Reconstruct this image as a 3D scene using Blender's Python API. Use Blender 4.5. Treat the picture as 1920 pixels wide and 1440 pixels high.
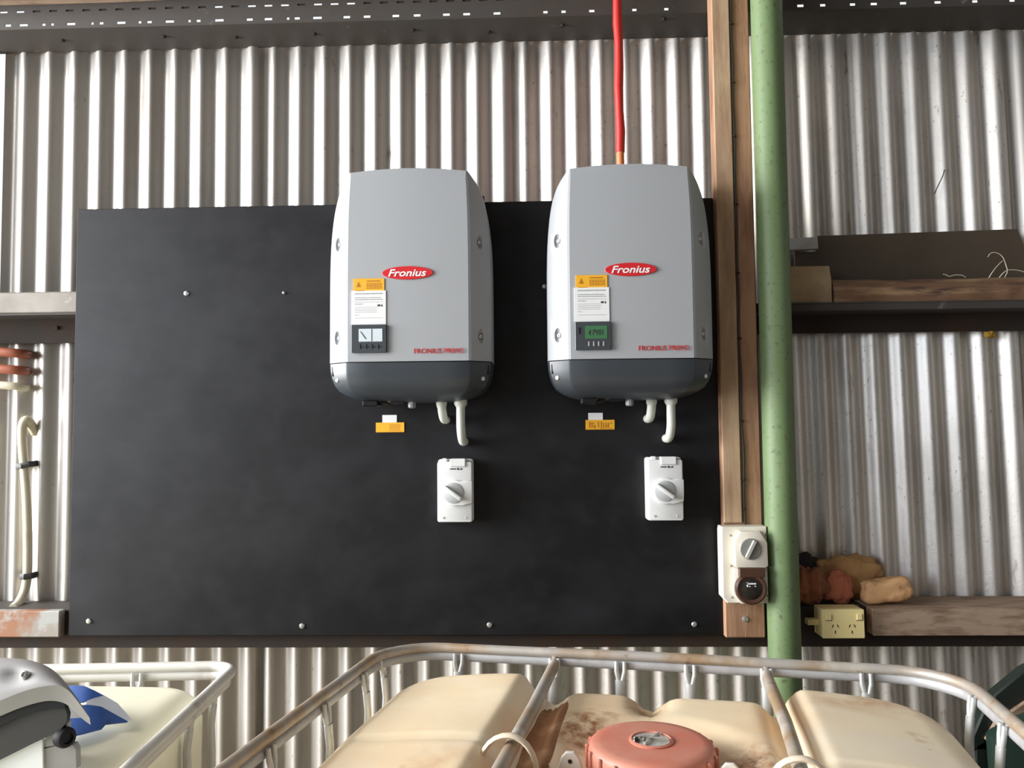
import bpy, bmesh, math, random
from mathutils import Vector, Matrix, noise as mnoise
random.seed(7)
sc = bpy.context.scene
for o in list(bpy.data.objects): bpy.data.objects.remove(o, do_unlink=True)
COL = sc.collection
PI = math.pi

# ------------------------------------------------------------------ camera, sky, lights, exposure
FPX = 1500.0                                   # focal length in pixels of the 1920 px wide frame
PITCH, YAW, ROLL = 0.05723, 0.02955, 0.0096
CAM = Vector((0.0, -2.36, 1.6))
ROT = Matrix.Rotation(YAW, 3, 'Z') @ Matrix.Rotation(PITCH, 3, 'X') @ Matrix.Rotation(ROLL, 3, 'Y')
cd = bpy.data.cameras.new('camera'); cam = bpy.data.objects.new('camera', cd); COL.objects.link(cam)
right, fwd, up = ROT.col[0], ROT.col[1], ROT.col[2]
m3 = Matrix((right, up, -fwd)).transposed()
cam.matrix_world = Matrix.Translation(CAM) @ m3.to_4x4()
cd.sensor_fit = 'HORIZONTAL'; cd.sensor_width = 36.0; cd.lens = FPX / 1920 * 36.0
cd.clip_start = 0.02
sc.camera = cam

w = bpy.data.worlds.new('sky'); sc.world = w; w.use_nodes = True
wn = w.node_tree; bgn = wn.nodes['Background']
bgn.inputs['Color'].default_value = (0.93, 0.97, 1.0, 1); bgn.inputs['Strength'].default_value = 1.1

def area(name, loc, target, sx, sy, power, col):
    l = bpy.data.lights.new(name, 'AREA'); l.shape = 'RECTANGLE'; l.size = sx; l.size_y = sy
    l.energy = power; l.color = col
    o = bpy.data.objects.new(name, l); COL.objects.link(o)
    d = Vector(target) - Vector(loc)
    o.location = loc; o.rotation_euler = d.to_track_quat('-Z', 'Y').to_euler()
    return o
area('door_daylight', (-5.4, -1.55, 2.3), (0.0, -1.2, 1.6), 2.7, 3.0, 850, (0.985, 0.99, 1.0))
area('board_sheen_fill', (-5.4, -5.2, 2.6), (-0.6, -1.3, 2.0), 3.6, 2.4, 150, (0.80, 0.88, 1.0))  # second lamp added to put a bluish sheen on the board
area('roof_fill', (-3.2, -1.9, 3.95), (-2.8, -1.8, 0), 1.6, 2.6, 110, (1.0, 0.98, 0.94))  # added fill to brighten the tank tops; the roof has no opening
area('front_fill', (0.6, -7.4, 2.0), (0.2, 0, 1.3), 5.5, 2.2, 5, (1.0, 0.96, 0.9))  # added weak fill inside the closed front wall
sc.view_settings.view_transform = 'Standard'; sc.view_settings.look = 'None'
sc.view_settings.gamma = 1.0; sc.view_settings.use_curve_mapping = False
sc.view_settings.exposure = 0.0

# ------------------------------------------------------------------ survey helpers: a photo pixel on a real plane
def ray(px, py): return ROT @ Vector(((px - 960) / FPX, 1.0, -(py - 720) / FPX))
def WY(px, py, Y):
    d = ray(px, py); return CAM + d * ((Y - CAM.y) / d.y)
def WZ(px, py, Z):
    d = ray(px, py); return CAM + d * ((Z - CAM.z) / d.z)

# ------------------------------------------------------------------ materials
def mat(name, col, rough=0.5, metal=0.0, spots=(), bump=0.0, bscale=60, spec=0.5, stretch=(1, 1, 1), trans=0.0, sss=0.0, rvar=0.0, stains=()):
    """spots: (colour, noise scale, from, to[, stretch]) laid over the base colour through noise."""
    m = bpy.data.materials.new(name); m.use_nodes = True
    nt = m.node_tree; p = nt.nodes['Principled BSDF']
    p.inputs['Roughness'].default_value = rough; p.inputs['Metallic'].default_value = metal
    p.inputs['Specular IOR Level'].default_value = spec
    p.inputs['Transmission Weight'].default_value = trans
    if sss:
        p.inputs['Subsurface Weight'].default_value = sss; p.inputs['Subsurface Radius'].default_value = (0.03, 0.02, 0.01)
    p.inputs['Base Color'].default_value = (*col, 1)
    tc = nt.nodes.new('ShaderNodeTexCoord')
    def nz(scale, st, detail=5):
        mp = nt.nodes.new('ShaderNodeMapping'); mp.inputs['Scale'].default_value = st
        nt.links.new(tc.outputs['Object'], mp.inputs['Vector'])
        n = nt.nodes.new('ShaderNodeTexNoise'); n.inputs['Scale'].default_value = scale; n.inputs['Detail'].default_value = detail
        n.inputs['Roughness'].default_value = 0.6
        nt.links.new(mp.outputs['Vector'], n.inputs['Vector']); return n.outputs['Fac']
    prev = None
    for s in spots:
        st = s[4] if len(s) > 4 else stretch
        f = nz(s[1], st)
        r = nt.nodes.new('ShaderNodeMapRange'); r.inputs['From Min'].default_value = s[2]; r.inputs['From Max'].default_value = s[3]
        nt.links.new(f, r.inputs['Value'])
        mx = nt.nodes.new('ShaderNodeMix'); mx.data_type = 'RGBA'
        nt.links.new(r.outputs['Result'], mx.inputs['Factor'])
        if prev is None: mx.inputs['A'].default_value = (*col, 1)
        else: nt.links.new(prev, mx.inputs['A'])
        mx.inputs['B'].default_value = (*s[0], 1)
        prev = mx.outputs['Result']
    for (cc, c, sx, sy, sn, amt) in stains:             # a patch of dirt of a fixed place and shape
        mp = nt.nodes.new('ShaderNodeMapping'); mp.vector_type = 'POINT'
        mp.inputs['Location'].default_value = (-c[0]/sx, -c[1]/sy, 0); mp.inputs['Scale'].default_value = (1/sx, 1/sy, 0)
        nt.links.new(tc.outputs['Object'], mp.inputs['Vector'])
        ln = nt.nodes.new('ShaderNodeVectorMath'); ln.operation = 'LENGTH'; nt.links.new(mp.outputs['Vector'], ln.inputs[0])
        r1_ = nt.nodes.new('ShaderNodeMapRange'); r1_.inputs['From Min'].default_value = 1.0; r1_.inputs['From Max'].default_value = 0.25
        nt.links.new(ln.outputs['Value'], r1_.inputs['Value'])
        r2_ = nt.nodes.new('ShaderNodeMapRange'); r2_.inputs['From Min'].default_value = 0.38; r2_.inputs['From Max'].default_value = 0.66; r2_.inputs['To Max'].default_value = amt
        nt.links.new(nz(sn, (1, 1, 1)), r2_.inputs['Value'])
        mu_ = nt.nodes.new('ShaderNodeMath'); mu_.operation = 'MULTIPLY'
        nt.links.new(r1_.outputs['Result'], mu_.inputs[0]); nt.links.new(r2_.outputs['Result'], mu_.inputs[1])
        mx = nt.nodes.new('ShaderNodeMix'); mx.data_type = 'RGBA'; nt.links.new(mu_.outputs['Value'], mx.inputs['Factor'])
        if prev is None: mx.inputs['A'].default_value = (*col, 1)
        else: nt.links.new(prev, mx.inputs['A'])
        mx.inputs['B'].default_value = (*cc, 1); prev = mx.outputs['Result']
    if prev is not None: nt.links.new(prev, p.inputs['Base Color'])
    if rvar:
        f = nz(9, stretch); r = nt.nodes.new('ShaderNodeMapRange')
        r.inputs['To Min'].default_value = rough - rvar; r.inputs['To Max'].default_value = rough + rvar
        nt.links.new(f, r.inputs['Value']); nt.links.new(r.outputs['Result'], p.inputs['Roughness'])
    if bump:
        b = nt.nodes.new('ShaderNodeBump'); b.inputs['Strength'].default_value = bump; b.inputs['Distance'].default_value = 0.003
        nt.links.new(nz(bscale, stretch), b.inputs['Height']); nt.links.new(b.outputs['Normal'], p.inputs['Normal'])
    return m

M = {}
M['zinc'] = mat('weathered_zinc', (0.74, 0.70, 0.65), 0.42, 0.8, [((0.42, 0.39, 0.35), 2.5, 0.45, 0.75, (1, 1, .5)), ((0.20, 0.15, 0.11), 16, 0.64, 0.76, (1.5, 1, .35)), ((0.20, 0.16, 0.12), 130, 0.63, 0.74, (1, 1, .5))], 0.12, 90)
M['zinc_clean'] = mat('pale_zinc', (0.56, 0.53, 0.49), 0.42, 0.75, [((0.40, 0.37, 0.33), 3, 0.5, 0.75, (1, 1, .4)), ((0.20, 0.14, 0.10), 18, 0.67, 0.78, (1.5, 1, .35)), ((0.20, 0.16, 0.12), 90, 0.66, 0.74, (1, 1, .5))], 0.06, 60)
M['girt'] = mat('dark_weathered_steel', (0.052, 0.045, 0.039), 0.7, 0.1, [((0.05, 0.038, 0.03), 5, 0.45, 0.7), ((0.14, 0.13, 0.12), 22, 0.66, 0.75)], 0.1, 40)
M['girt_dark'] = mat('shaded_rusty_steel', (0.036, 0.029, 0.025), 0.8, 0.0, [((0.05, 0.03, 0.02), 7, 0.45, 0.7)], 0.1, 40, spec=0.12)  # rusty steel, with the shade under the girt flanges put into its tone
M['rail_pale'] = mat('pale_galvanised_rail', (0.22, 0.20, 0.17), 0.5, 0.2, [((0.16, 0.14, 0.115), 8, 0.45, 0.7), ((0.30, 0.30, 0.28), 26, 0.62, 0.7)], 0.1, 40)
M['rail_painted'] = mat('flaking_white_paint_over_rust', (0.27, 0.235, 0.20), 0.6, 0.0, [((0.26, 0.115, 0.055), 7, 0.5, 0.6), ((0.33, 0.33, 0.31), 9, 0.55, 0.62)], 0.15, 40)
M['board'] = mat('black_formply', (0.0045, 0.0045, 0.0055), 0.46, 0.0, [((0.016, 0.016, 0.019), 3.0, 0.45, 0.72, (1, 1, 1.6)), ((0.010, 0.010, 0.012), 11, 0.5, 0.7), ((0.004, 0.004, 0.004), 9, 0.62, 0.78, (1, 1, 1.3))], 0.04, 14, spec=0.34, rvar=0.10)
M['board_edge'] = mat('plywood_edge', (0.10, 0.075, 0.055), 0.7)
WOODST = (6, 6, .5)
M['post'] = mat('weathered_hardwood', (0.40, 0.225, 0.13), 0.75, 0, [((0.25, 0.12, 0.065), 5, 0.42, 0.68, (4, 4, 1)), ((0.13, 0.07, 0.045), 14, 0.62, 0.75, WOODST), ((0.48, 0.32, 0.21), 4, 0.6, 0.75, WOODST)], 0.3, 20, stretch=WOODST)
M['lath'] = mat('tan_timber_lath', (0.50, 0.345, 0.215), 0.72, 0, [((0.34, 0.20, 0.115), 6, 0.42, 0.7, (4, 4, .8)), ((0.15, 0.08, 0.05), 12, 0.66, 0.76, WOODST)], 0.25, 20, stretch=WOODST)
WST = (.6, 5, 5)
M['timber'] = mat('grey_brown_timber', (0.38, 0.27, 0.19), 0.8, 0, [((0.20, 0.125, 0.08), 9, 0.45, 0.68, (1.5, 6, 6)), ((0.50, 0.38, 0.28), 5, 0.58, 0.72, WST)], 0.3, 20, stretch=WST)
M['bark'] = mat('old_plank_bark', (0.16, 0.085, 0.045), 0.85, 0, [((0.30, 0.19, 0.10), 6, 0.48, 0.62, WST), ((0.05, 0.028, 0.02), 9, 0.55, 0.7, WST)], 0.6, 30, stretch=WST)
M['offcut'] = mat('pale_pine_offcut', (0.42, 0.30, 0.17), 0.75, 0, [((0.22, 0.14, 0.09), 6, 0.45, 0.7)], 0.2, 20)
M['hardboard'] = mat('brown_hardboard', (0.075, 0.055, 0.036), 0.6, 0, [((0.10, 0.078, 0.052), 2.5, 0.45, 0.7)], 0.03, 60)
M['greenpaint'] = mat('chalky_green_paint', (0.135, 0.20, 0.085), 0.55, 0, [((0.165, 0.235, 0.11), 3, 0.45, 0.7, (1, 1, .4)), ((0.085, 0.10, 0.05), 70, 0.57, 0.72), ((0.16, 0.10, 0.06), 5, 0.68, 0.8, (2, 2, .6))], 0.15, 60)
M['grey_case'] = mat('light_grey_powder_coat', (0.355, 0.37, 0.385), 0.42, 0.0, bump=0.03, bscale=500, spec=0.45)
M['dark_case'] = mat('anthracite_plastic', (0.042, 0.05, 0.058), 0.36, 0.0, bump=0.02, bscale=400, spec=0.5)
M['panel_grey'] = mat('anthracite_panel', (0.05, 0.056, 0.063), 0.4)
M['black'] = mat('black_plastic', (0.010, 0.010, 0.011), 0.55, spec=0.2)
M['red'] = mat('signal_red_print', (0.60, 0.02, 0.025), 0.4)
M['white'] = mat('white_print', (0.85, 0.85, 0.84), 0.45)
M['paper'] = mat('white_label_stock', (0.78, 0.79, 0.78), 0.5)
M['print'] = mat('grey_label_print', (0.33, 0.35, 0.36), 0.6)
M['print_dark'] = mat('black_label_print', (0.03, 0.03, 0.03), 0.6)
M['yellow'] = mat('warning_yellow_label', (0.83, 0.42, 0.025), 0.5)
M['yellow_print'] = mat('amber_label_print', (0.42, 0.16, 0.01), 0.6)
M['lcd_green'] = mat('green_lcd', (0.055, 0.17, 0.075), 0.25)
M['lcd_glare'] = mat('screen_glare', (0.62, 0.70, 0.74), 0.15)  # pale tone is glare painted on an unlit screen
M['steel'] = mat('zinc_screw', (0.62, 0.62, 0.60), 0.32, 0.8)
M['gland'] = mat('grey_nylon_gland', (0.25, 0.26, 0.27), 0.5)
M['pvc_grey'] = mat('grey_pvc_conduit', (0.60, 0.62, 0.56), 0.42)
M['pvc_cream'] = mat('cream_pvc', (0.62, 0.57, 0.43), 0.45, 0, [((0.45, 0.40, 0.28), 12, 0.5, 0.75)])
M['pvc_white'] = mat('white_switch_plastic', (0.74, 0.75, 0.74), 0.4, spec=0.45)
M['pvc_dial'] = mat('shaded_dial_plastic', (0.44, 0.455, 0.45), 0.4)  # grey carries the shade of the recessed isolator dial
M['outlet'] = mat('aged_ivory_plastic', (0.76, 0.71, 0.60), 0.42, 0, [((0.52, 0.42, 0.28), 14, 0.62, 0.75)])
M['dial_grey'] = mat('grey_dial', (0.24, 0.235, 0.215), 0.45)
M['dial_bar'] = mat('pale_grey_dial_bar', (0.43, 0.41, 0.37), 0.45)
M['brown_cap'] = mat('dark_brown_flap', (0.075, 0.034, 0.02), 0.3)
M['smoke'] = mat('smoked_cap_centre', (0.022, 0.018, 0.014), 0.12)
M['gpo'] = mat('yellowed_cream_plastic', (0.92, 0.76, 0.36), 0.4)
M['slot'] = mat('dark_slot', (0.02, 0.017, 0.015), 0.7)
M['red_sleeve'] = mat('red_sleeve', (0.55, 0.028, 0.022), 0.4, 0, [((0.70, 0.15, 0.10), 12, 0.6, 0.75, (1, 1, .3))])
M['orange'] = mat('orange_conduit', (0.72, 0.20, 0.065), 0.45)
M['terracotta'] = mat('terracotta_pipe', (0.33, 0.095, 0.05), 0.5, 0, [((0.2, 0.07, 0.04), 12, 0.5, 0.75)])
M['tape'] = mat('black_tape', (0.035, 0.033, 0.03), 0.6)
M['tank'] = mat('dusty_cream_tank', (0.92, 0.78, 0.55), 0.5, 0, [((0.84, 0.63, 0.40), 3.2, 0.42, 0.66), ((0.86, 0.78, 0.64), 2.2, 0.5, 0.7), ((0.36, 0.16, 0.06), 5.0, 0.63, 0.74), ((0.14, 0.07, 0.035), 45, 0.71, 0.76)], 0.05, 40, stains=[((0.34, 0.14, 0.05), (-.115, .20), .075, .09, 38, 1.4), ((0.46, 0.20, 0.09), (.165, .10), .085, .10, 30, 1.2), ((0.16, 0.07, 0.035), (.16, .11), .05, .06, 70, .9), ((0.42, 0.22, 0.10), (-.01, .34), .05, .09, 40, 1.2), ((0.62, 0.40, 0.24), (.42, -.12), .20, .10, 14, 1.0), ((0.66, 0.44, 0.25), (-.30, -.10), .10, .16, 12, .9), ((0.60, 0.34, 0.18), (.40, .34), .20, .08, 12, .9)])
M['tank_clean'] = mat('clean_cream_tank', (0.95, 0.92, 0.72), 0.42, 0, [((0.92, 0.86, 0.60), 4, 0.5, 0.75)])
M['valley_dirt'] = mat('brown_dirt', (0.27, 0.12, 0.05), 0.85, 0, [((0.42, 0.24, 0.12), 14, 0.5, 0.7)], 0.5, 60)
M['cage'] = mat('dull_galvanised_tube', (0.46, 0.43, 0.395), 0.48, 0.35, [((0.40, 0.28, 0.17), 6, 0.45, 0.62), ((0.60, 0.56, 0.48), 9, 0.55, 0.7), ((0.18, 0.11, 0.07), 24, 0.64, 0.74)], 0.1, 60)
M['cage_lip'] = mat('grey_galvanised_strip', (0.47, 0.47, 0.475), 0.5, 0.3, [((0.30, 0.28, 0.27), 10, 0.5, 0.72)], 0.05, 60)
M['cage_up'] = mat('bluish_galvanised_upright', (0.58, 0.595, 0.59), 0.4, 0.4, [((0.36, 0.30, 0.25), 10, 0.55, 0.75)], 0.05, 60)
M['cage_white'] = mat('whitish_galvanised_tube', (0.72, 0.70, 0.65), 0.45, 0.2, [((0.42, 0.36, 0.30), 8, 0.58, 0.75)], 0.05, 60)
M['lid'] = mat('faded_red_lid', (0.60, 0.20, 0.135), 0.5, 0, [((0.60, 0.30, 0.22), 5, 0.45, 0.65), ((0.75, 0.5, 0.42), 60, 0.70, 0.74)], 0.05, 60)
M['foil'] = mat('shiny_vent_cap', (0.75, 0.73, 0.67), 0.25, 0.7, [((0.12, 0.10, 0.07), 40, 0.55, 0.62)], 0.2, 40)
M['tab'] = mat('pale_plastic_tab', (0.74, 0.62, 0.47), 0.5)
M['tab_white'] = mat('white_plastic_lug', (0.78, 0.74, 0.67), 0.5)
M['greenbin'] = mat('dark_green_plastic', (0.022, 0.048, 0.036), 0.4)
M['greenlid'] = mat('near_black_green_plastic', (0.012, 0.02, 0.016), 0.45)
M['blue'] = mat('blue_print', (0.022, 0.08, 0.30), 0.4)
M['palewhite'] = mat('pale_blue_white_print', (0.62, 0.66, 0.72), 0.4)
M['cowl'] = mat('warm_grey_cowl', (0.34, 0.33, 0.325), 0.62)
M['cowl_in'] = mat('cowl_edge_grey', (0.25, 0.24, 0.22), 0.5)
M['dark_body'] = mat('charcoal_body', (0.045, 0.044, 0.041), 0.6, spec=0.25)
M['mid_body'] = mat('mid_grey_body', (0.30, 0.29, 0.275), 0.45)
M['rag_dark'] = mat('charcoal_rag', (0.035, 0.028, 0.026), 0.9, bump=0.4, bscale=60)
M['rag_rust'] = mat('rust_red_rag', (0.34, 0.12, 0.055), 0.85, 0, [((0.13, 0.05, 0.03), 18, 0.45, 0.7)], 0.4, 60)
M['rag_pink'] = mat('faded_red_cloth', (0.55, 0.17, 0.09), 0.85, bump=0.3, bscale=60)
M['leather'] = mat('ochre_cloth', (0.58, 0.33, 0.13), 0.8, 0, [((0.36, 0.18, 0.07), 16, 0.45, 0.7)], 0.4, 50)
M['foam'] = mat('peach_foam', (0.80, 0.46, 0.22), 0.85, 0, [((0.45, 0.23, 0.10), 22, 0.5, 0.68)], 0.6, 50)
M['greypaper'] = mat('grey_paper', (0.36, 0.31, 0.27), 0.8)
M['wire'] = mat('pale_wire', (0.75, 0.68, 0.55), 0.4, 0.3)
M['concrete'] = mat('dusty_concrete_floor', (0.22, 0.19, 0.16), 0.85, 0, [((0.24, 0.20, 0.16), 3, 0.4, 0.7)], 0.2, 30)
M['roof'] = mat('dull_roof_underside', (0.16, 0.145, 0.13), 0.7, 0.1)
M['backdark'] = mat('dark_far_wall', (0.06, 0.057, 0.053), 0.8)
M['sidewall'] = mat('dim_shed_wall', (0.24, 0.23, 0.215), 0.7, 0.1)
M['pallet'] = mat('pallet_timber', (0.30, 0.21, 0.13), 0.8)
M['yleaf'] = mat('yellowed_leaf', (0.42, 0.24, 0.03), 0.7)

# ------------------------------------------------------------------ mesh builder
class MB:
    def __init__(s): s.bm = bmesh.new()
    def add(s, vs, fs, mi=0):
        v = [s.bm.verts.new(p) for p in vs]
        for f in fs:
            try:
                fc = s.bm.faces.new([v[i] for i in f]); fc.material_index = mi
            except ValueError: pass
        return v
    def box(s, x0, x1, y0, y1, z0, z1, bev=0.0, seg=1, mi=0, m=None):
        b = bmesh.new()
        bmesh.ops.create_cube(b, size=1.0, matrix=Matrix.Translation(((x0+x1)/2, (y0+y1)/2, (z0+z1)/2)) @ Matrix.Diagonal((abs(x1-x0), abs(y1-y0), abs(z1-z0), 1)))
        if bev: bmesh.ops.bevel(b, geom=b.edges[:], offset=bev, segments=seg, profile=0.5, affect='EDGES')
        s.merge(b, mi, m); return s
    def merge(s, b, mi=0, m=None):
        if m is not None: bmesh.ops.transform(b, matrix=m, verts=b.verts)
        b.verts.index_update()
        s.add([v.co.copy() for v in b.verts], [[v.index for v in f.verts] for f in b.faces], mi); b.free()
    def tube(s, pts, r, n=10, sy=1.0, mi=0, cap=True, closed=False, up=(0, 0, 1)):
        pts = [Vector(p) for p in pts]; k = len(pts)
        rr = r if isinstance(r, (list, tuple)) else [r] * k
        rings = []; prevn = None
        for i, p in enumerate(pts):
            if closed: t = pts[(i+1) % k] - pts[i-1]
            else: t = pts[min(i+1, k-1)] - pts[max(i-1, 0)]
            t.normalize()
            if prevn is None:
                u = Vector(up)
                if abs(u.dot(t)) > 0.95: u = Vector((1, 0, 0)) if abs(t.x) < .9 else Vector((0, 1, 0))
                nn = (u - t * u.dot(t)).normalized()
            else: nn = (prevn - t * prevn.dot(t)).normalized()
            prevn = nn; bb = t.cross(nn)
            rings.append([p + nn * (math.cos(2*PI*j/n) * rr[i]) + bb * (math.sin(2*PI*j/n) * rr[i] * sy) for j in range(n)])
        vs = [q for rg in rings for q in rg]; fs = []
        for i in range(k if closed else k - 1):
            a = i * n; b2 = ((i + 1) % k) * n
            for j in range(n): fs.append((a + j, a + (j+1) % n, b2 + (j+1) % n, b2 + j))
        if cap and not closed: fs.append(tuple(range(n))[::-1]); fs.append(tuple(range((k-1)*n, k*n)))
        s.add(vs, fs, mi); return s
    def lathe(s, prof, m=None, n=32, mi=0):
        """prof: (radius, height) from bottom to top, about local z; closed at both ends."""
        m = m or Matrix.Identity(4); vs = []; fs = []
        for r, h in prof:
            for j in range(n): vs.append(m @ Vector((r*math.cos(2*PI*j/n), r*math.sin(2*PI*j/n), h)))
        for i in range(len(prof) - 1):
            for j in range(n): fs.append((i*n+j, i*n+(j+1) % n, (i+1)*n+(j+1) % n, (i+1)*n+j))
        fs.append(tuple(range(n))[::-1]); fs.append(tuple(range((len(prof)-1)*n, len(prof)*n)))
        s.add(vs, fs, mi); return s
    def prism(s, poly, d0, d1, axis='Y', bev=0.0, mi=0, m=None, seg=1):
        """poly: 2-D outline; extruded along axis from d0 to d1."""
        b = bmesh.new()
        def P(a, c, d): return {'Y': (a, d, c), 'Z': (a, c, d), 'X': (d, a, c)}[axis]
        v0 = [b.verts.new(P(a, c, d0)) for a, c in poly]; v1 = [b.verts.new(P(a, c, d1)) for a, c in poly]
        n = len(poly)
        b.faces.new(v0); b.faces.new(v1[::-1])
        for i in range(n): b.faces.new((v0[i], v1[i], v1[(i+1) % n], v0[(i+1) % n]))
        bmesh.ops.recalc_face_normals(b, faces=b.faces)
        if bev:
            es = [e for e in b.edges if all(v in v0 for v in e.verts) or all(v in v1 for v in e.verts)]
            bmesh.ops.bevel(b, geom=es, offset=bev, segments=seg, profile=0.5, affect='EDGES')
        s.merge(b, mi, m); return s
    def build(s, name, mats, parent=None, ang=32, world=False, keep_n=False):
        if not keep_n: bmesh.ops.recalc_face_normals(s.bm, faces=s.bm.faces)
        me = bpy.data.meshes.new(name)
        if world and parent is not None: bmesh.ops.translate(s.bm, verts=s.bm.verts, vec=-Vector(parent.location))
        s.bm.to_mesh(me); s.bm.free()
        for mm in (mats if isinstance(mats, (list, tuple)) else [mats]): me.materials.append(mm if not isinstance(mm, str) else M[mm])
        for p in me.polygons: p.use_smooth = True
        me.set_sharp_from_angle(angle=math.radians(ang))
        o = bpy.data.objects.new(name, me); COL.objects.link(o)
        if parent is not None: o.parent = parent
        return o

def tag(o, label=None, cat=None, group=None, kind=None):
    if label: o['label'] = label
    if cat: o['category'] = cat
    if group: o['group'] = group
    if kind: o['kind'] = kind
    return o
def thing(name, label, cat, loc=(0, 0, 0), rz=0.0, group=None, kind=None):
    o = bpy.data.objects.new(name, None); o.empty_display_size = 0.05; COL.objects.link(o)
    o.location = loc; o.rotation_euler = (0, 0, rz)
    return tag(o, label, cat, group, kind)
def origin_to(o, p):
    """moves a single-mesh thing's origin to p without moving the mesh."""
    o.data.transform(Matrix.Translation(-Vector(p))); o.location = p; return o
def copy_tree(o, parent=None):
    c = o.copy(); COL.objects.link(c)
    if parent is not None: c.parent = parent
    for ch in list(o.children): copy_tree(ch, c)
    return c

def rrect(x0, x1, z0, z1, r, n=5):
    pts = []
    for cx, cz, a0 in ((x1-r, z1-r, 0), (x0+r, z1-r, 90), (x0+r, z0+r, 180), (x1-r, z0+r, 270)):
        for i in range(n + 1):
            a = math.radians(a0 + 90*i/n); pts.append((cx + r*math.cos(a), cz + r*math.sin(a)))
    return pts
def circle(cx, cz, r, n=28, sx=1.0): return [(cx + r*sx*math.cos(2*PI*i/n), cz + r*math.sin(2*PI*i/n)) for i in range(n)]
def smooth_path(pts, it=2):
    pts = [Vector(p) for p in pts]
    for _ in range(it):
        q = [pts[0]]
        for a, b in zip(pts, pts[1:]): q += [a*.75 + b*.25, a*.25 + b*.75]
        q.append(pts[-1]); pts = q
    return pts
def text_mb(txt, x0, x1, z0, z1, y, shear=0.0, bold=0.0, depth=0.0006):
    """lettering as a mesh fitted into the box x0..x1, z0..z1 on the plane y (facing -y)."""
    cu = bpy.data.curves.new('lettering', 'FONT'); cu.body = txt; cu.shear = shear; cu.offset = bold
    cu.resolution_u = 3; cu.extrude = 0.02
    to = bpy.data.objects.new('lettering', cu); COL.objects.link(to)
    dg = bpy.context.evaluated_depsgraph_get(); me = bpy.data.meshes.new_from_object(to.evaluated_get(dg))
    bpy.data.objects.remove(to); bpy.data.curves.remove(cu)
    xs = [v.co.x for v in me.vertices]; ys = [v.co.y for v in me.vertices]
    ax, bx, ay, by = min(xs), max(xs), min(ys), max(ys)
    mb = MB()
    mb.add([Vector((x0 + (v.co.x-ax)/(bx-ax)*(x1-x0), y + (0 if v.co.z > 0 else depth), z0 + (v.co.y-ay)/(by-ay)*(z1-z0))) for v in me.vertices],
           [tuple(p.vertices) for p in me.polygons])
    bpy.data.meshes.remove(me); return mb
FACE_Y = Matrix.Rotation(PI/2, 4, 'X')            # turns a lathe (about z) to point along -y
def at(x, y, z, m=Matrix.Identity(4)): return Matrix.Translation((x, y, z)) @ m

# ================================================================== SETTING
fl = MB().box(-7, 6, -9, 3, -0.08, 0.0).build('floor', 'concrete'); tag(fl, 'dusty concrete shed floor', None, kind='structure')
ce = MB().box(-5.8, 4.4, -8.2, 0.06, 4.0, 4.08).build('ceiling', 'roof'); tag(ce, 'dull metal roof of the shed', None, kind='structure')
wr = MB().box(4.2, 4.3, -8.2, 0.06, 0.0, 4.0).build('wall_right', 'sidewall'); tag(wr, 'dim side wall of the shed', None, kind='structure')
wf = MB(); wf.box(-5.8, 4.2, -8.2, -8.1, 0, 4.0)
wf = wf.build('wall_front', 'backdark'); tag(wf, 'front wall of the shed ', None, kind='structure')
wl = MB().box(-5.8, -5.7, -8.2, -7.2, 0, 4.0).box(-5.8, -5.7, -7.2, 0.06, 3.9, 4.0).build('wall_left', 'sidewall'); tag(wl, 'side wall of the shed around its open doorway', None, kind='structure')

# corrugated back wall, one object per sheet
wall = thing('wall_back', 'corrugated galvanised iron back wall of the shed', None, (0, 0, 0), kind='structure')
AMP = 0.0115
def sheet(xa, xb, n, x_start, x_end, yoff, shear=0.0, m='zinc', lift=0.0):
    """xa, xb: first and last lit flank; n: corrugations between them; shear: sideways lean per metre below the top."""
    p = (xb - xa) / n; mb = MB(); zs = [0.0, 0.6, 1.1, 1.6, 2.1, 2.79]
    k = max(4, int((x_end - x_start) / p * 14)); vs = []; fs = []
    for side in (0, 1):
        for z in zs:
            for i in range(k + 1):
                x = x_start + (x_end - x_start) * i / k
                y = -AMP * math.sin(2*PI*(x - xa)/p) + yoff + (0.0012 if side else 0)
                y += 0.0018 * mnoise.noise(Vector((x*1.3, z*1.1, yoff*50)))
                e = (x_end - x) / (0.6*p)
                if lift and e < 1: y -= lift * (1 - e)**2
                vs.append((x + shear*(2.79 - z), y, z))
    w_ = k + 1; nz = len(zs)
    for sd in (0, 1):
        b = sd * w_ * nz
        for j in range(nz - 1):
            for i in range(k):
                q = (b+j*w_+i, b+j*w_+i+1, b+(j+1)*w_+i+1, b+(j+1)*w_+i); fs.append(q if sd == 0 else q[::-1])
    b = w_ * nz
    for j in range(nz-1):
        for i in (0, k): fs.append((j*w_+i, (j+1)*w_+i, b+(j+1)*w_+i, b+j*w_+i))
    for j in (0, nz-1):
        for i in range(k): fs.append((j*w_+i, j*w_+i+1, b+j*w_+i+1, b+j*w_+i))
    mb.add(vs, fs)
    return mb.build('corrugated_sheet', m, wall, ang=60)
P0 = 0.0778
sheet(-1.657 - 9*P0, -1.657, 9, -1.657 - 9.4*P0, -1.657 + 0.36*P0, -0.004, 0.004, 'zinc_clean', 0.009)
sheet(-1.579, -0.874, 9, -1.579 - 0.55*P0, -0.874 + 0.52*P0, 0.0, 0.004, 'zinc_clean', 0.010)
sheet(-0.804, -0.108, 9, -0.804 - 0.6*P0, -0.108 + 0.56*P0, 0.003, 0.0, 'zinc_clean', 0.010)
sheet(-0.039, 0.493, 7, -0.039 - 0.6*P0, 0.493 + 2.5*P0, 0.006, 0.0, 'zinc', 0.004)
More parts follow.
